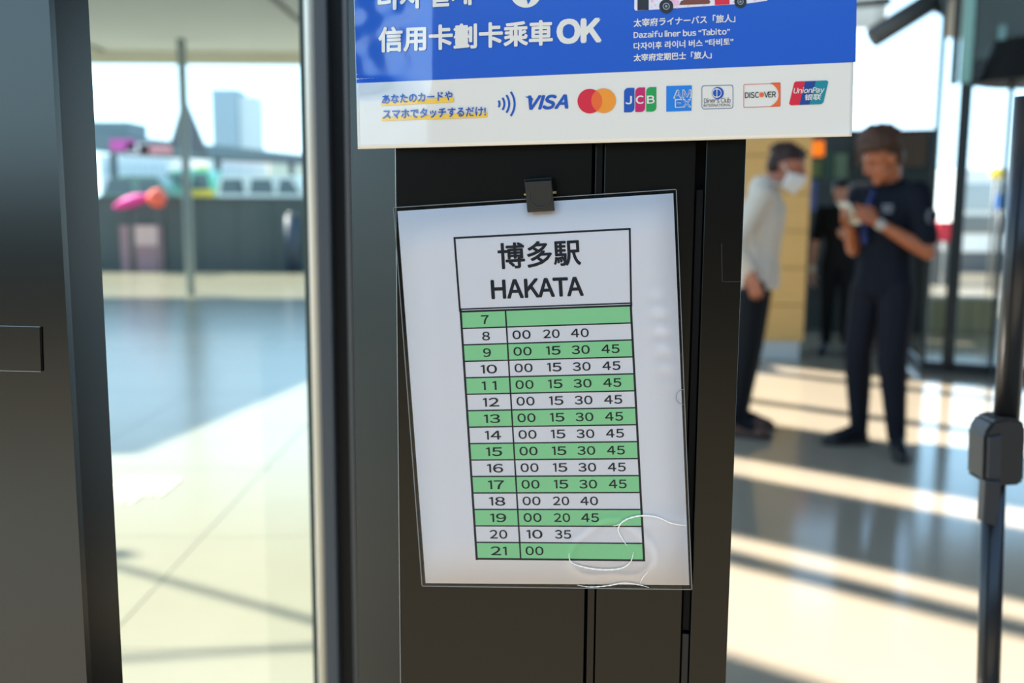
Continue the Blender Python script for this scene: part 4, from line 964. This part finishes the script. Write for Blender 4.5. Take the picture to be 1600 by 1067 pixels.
# ---- person in white shirt with a mask, half behind the column
fA = floor(1166, 676)
A_ = person((fA.x, fA.y, 0), .96, -.28, 'person in white shirt and face mask half hidden behind the column')
skinA = mat('skin_ruddy', rgb(168, 104, 78), .5, .4, var=.06, vscale=20); hairA = mat('hair_dark_brown', rgb(44, 28, 24), .6, .3, var=.25, vscale=60)
wsh = mat('white_shirt', rgb(204, 192, 176), .8, .2, var=.04, vscale=15); blkt = mat('black_trousers', rgb(17, 18, 20), .85, .2); brn = mat('brown_leather', rgb(84, 50, 34), .4, .5)
HA = head_matrix(V(.165, 0, 1.535), .34, -.15)
LS, LE, LW = V(.04, .19, 1.385), V(-.06, .25, 1.10), V(.02, .20, .97)
RS, RE, RW = V(.04, -.19, 1.385), V(-.09, -.25, 1.11), V(.0, -.215, .965)
LK, RK = V(.0, .10, .49), V(-.01, -.10, .49); LA, RA = V(-.05, .11, .09), V(-.06, -.11, .09)
dxA = (.02, .035, .05)
body = TORSO(0, dxA) + head_prims(HA) + [[(V(.05, 0, 1.40), .058), (HA @ V(-.025, 0, -.06), .054)],
    [(LS, .050), (LE, .038)], [(LE, .039), (LW, .025)], [(RS, .050), (RE, .038)], [(RE, .039), (RW, .025)],
    [(V(.02, .085, .90), .085), (LK, .055)], [(LK, .054), (LA, .034)], [(V(.02, -.085, .90), .085), (RK, .055)], [(RK, .054), (RA, .034)],
    [(LA, .034), (LA + V(.10, .02, -.04), .026)], [(RA, .034), (RA + V(.10, -.02, -.04), .026)]]
body += hand_prims(RW, V(.25, -.05, -1), V(.2, 1, .1), -1, .35) + hand_prims(LW, V(.15, -.1, -1), V(-.2, -1, 0), 1, .35)
organic('body', body, .0062, skinA, A_, 3)
face_parts(HA, A_, hairA, lipB, mouth=False)
hp_ = [ell(HA, (-.02, 0, .052), (.10, .084, .078)), ell(HA, (-.055, 0, .0), (.06, .075, .075))]
for i in range(50):
    a, z = rnd.uniform(0, 2 * PI), rnd.uniform(.15, 1); q_ = math.sqrt(1 - z * z)
    hp_.append([(HA @ V(-.016 + .106 * q_ * math.cos(a), .084 * q_ * math.sin(a), .052 + .076 * z), rnd.uniform(.012, .018))])
organic('hair', hp_, .006, hairA, A_, 2)
msk = mat('mask_white', rgb(230, 226, 218), .8)
mo = organic('face_mask', [[(HA @ V(.118, 0, -.02), .010), (HA @ V(.112, 0, -.06), .014), (HA @ V(.085, 0, -.118), .014), (HA @ V(.04, .064, -.03), .012), (HA @ V(.04, -.064, -.03), .012), (HA @ V(.03, .055, -.10), .012), (HA @ V(.03, -.055, -.10), .012)]], .006, msk, A_, 3)
for s in (-1, 1): organic('ear_loop', [[(HA @ V(.04, s * .074, -.03), .004), (HA @ V(-.01, s * .088, .01), .004)]], .0025, msk, mo, 0)
organic('shirt', TORSO(.022, dxA) + [[(LS, .068), (LE, .056)], [(LE, .056), (lerp(LE, LW, .9), .044)], [(RS, .068), (RE, .056)], [(RE, .056), (lerp(RE, RW, .86), .044)],
    [(V(.04, 0, 1.41), .085), (V(.05, 0, 1.36), .10)], [(V(.02, 0, .98), (.135, .185, .10)), (V(.02, 0, .86), (.14, .19, .025))]], .009, wsh, A_, 4)
col_ = []
for i in range(14):
    a = 2 * PI * i / 14; b = 2 * PI * (i + 1) / 14
    col_.append([(V(.07 + .075 * math.cos(a), .078 * math.sin(a), 1.452 - .02 * math.cos(a)), .014), (V(.07 + .075 * math.cos(b), .078 * math.sin(b), 1.452 - .02 * math.cos(b)), .014)])
organic('collar', col_, .006, wsh, A_, 2)
organic('trousers', [[(V(.02, 0, .97), (.115, .165, .05)), (V(.02, 0, .88), (.122, .172, .07))], [(V(.02, .088, .88), .10), (LK + V(0, 0, .02), .078)], [(LK + V(0, 0, .02), .078), (LA + V(0, 0, .02), .058)],
    [(V(.02, -.088, .88), .10), (RK + V(0, 0, .02), .078)], [(RK + V(0, 0, .02), .078), (RA + V(0, 0, .02), .058)]], .009, blkt, A_, 4)
shoe('shoe', LA + V(-.06, 0, -.09), LA + V(.21, .03, -.09), brn, solem, A_)
shoe('shoe', RA + V(-.06, 0, -.09), RA + V(.21, -.02, -.09), brn, solem, A_)

socks(LA, RA, V(.10, .02, -.035), V(.10, -.02, -.035), A_)

# ---- person in black further back
fC = floor(1304, 553)
C_ = person((fC.x, fC.y, 0), -.45, -.89, 'dark haired person in black standing furthest back before the kiosk')
skinC = mat('skin_light', rgb(186, 132, 104), .5, .4); hairC = mat('hair_black', rgb(20, 18, 18), .5, .3)
blkc = mat('black_cloth', rgb(13, 14, 16), .85, .2)
k_ = .91
HC = head_matrix(V(.035, 0, 1.40 + .0), .25, 0)
S_ = lambda prims: [[(Vector(c) * k_, tuple(x * k_ for x in r) if hasattr(r, '__len__') else r * k_) for c, r in p] for p in prims]
HC_ = head_matrix(V(.05, 0, 1.575), .25, .0)
LS, LE, LW = V(0, .19, 1.385), V(.03, .24, 1.10), V(.20, .12, 1.15)
RS, RE, RW = V(0, -.19, 1.385), V(-.02, -.24, 1.08), V(.03, -.25, .82)
LK, RK = V(.01, .09, .50), V(.01, -.09, .50); LA, RA = V(-.02, .09, .09), V(-.02, -.09, .09)
body = TORSO(-.008) + head_prims(HC_) + [[(V(0, 0, 1.40), .052), (HC_ @ V(-.025, 0, -.06), .05)],
    [(LS, .045), (LE, .035)], [(LE, .036), (LW, .023)], [(RS, .045), (RE, .035)], [(RE, .036), (RW, .023)],
    [(V(0, .085, .90), .082), (LK, .052)], [(LK, .052), (LA, .033)], [(V(0, -.085, .90), .082), (RK, .052)], [(RK, .052), (RA, .033)], [(LA, .034), (LA + V(.10, .02, -.04), .026)], [(RA, .034), (RA + V(.10, -.02, -.04), .026)]]
body += hand_prims(RW, V(.1, 0, -1), V(.2, 1, .1), -1, .35) + hand_prims(LW, V(.8, -.4, .3), V(0, -.5, .8), 1, .5)
organic('body', S_(body), .0065, skinC, C_, 3)
HCs = Matrix.Scale(k_, 4) @ HC_
face_parts(HCs, C_, hairC, lipB)
hp_ = [ell(HC_, (-.022, 0, .055), (.102, .088, .078)), ell(HC_, (-.06, 0, -.02), (.055, .085, .10)), ell(HC_, (.02, 0, .085), (.075, .07, .03))]
organic('hair', S_(hp_), .007, hairC, C_, 3)
organic('shirt', S_(TORSO(.014) + [[(LS, .066), (lerp(LS, LE, .75), .058)], [(RS, .066), (lerp(RS, RE, .75), .058)], [(V(-.01, 0, 1.41), .08), (V(0, 0, 1.37), .095)], [(V(0, 0, .95), (.122, .17, .09)), (V(0, 0, .84), (.12, .17, .03))]]), .009, blkc, C_, 4)
organic('trousers', S_([[(V(0, 0, .97), (.112, .16, .05)), (V(0, 0, .88), (.118, .165, .07))], [(V(0, .086, .88), .097), (LK + V(0, 0, .02), .072)], [(LK + V(0, 0, .02), .072), (LA + V(0, 0, .03), .052)],
    [(V(0, -.086, .88), .097), (RK + V(0, 0, .02), .072)], [(RK + V(0, 0, .02), .072), (RA + V(0, 0, .03), .052)]]), .009, blkc, C_, 4)
kk = lambda v: Vector(v) * k_
shoe('shoe', V(*(kk(LA).xy), 0) + V(-.06, 0, 0), V(*(kk(LA).xy), 0) + V(.19, .03, 0), blk, solem, C_)
shoe('shoe', V(*(kk(RA).xy), 0) + V(-.06, 0, 0), V(*(kk(RA).xy), 0) + V(.19, -.03, 0), blk, solem, C_)
organic('wrist_band', S_([[(lerp(RE, RW, .92), .033), (lerp(RE, RW, 1.0), .031)]]), .006, mat('white_band', rgb(210, 206, 180), .6), C_, 1)
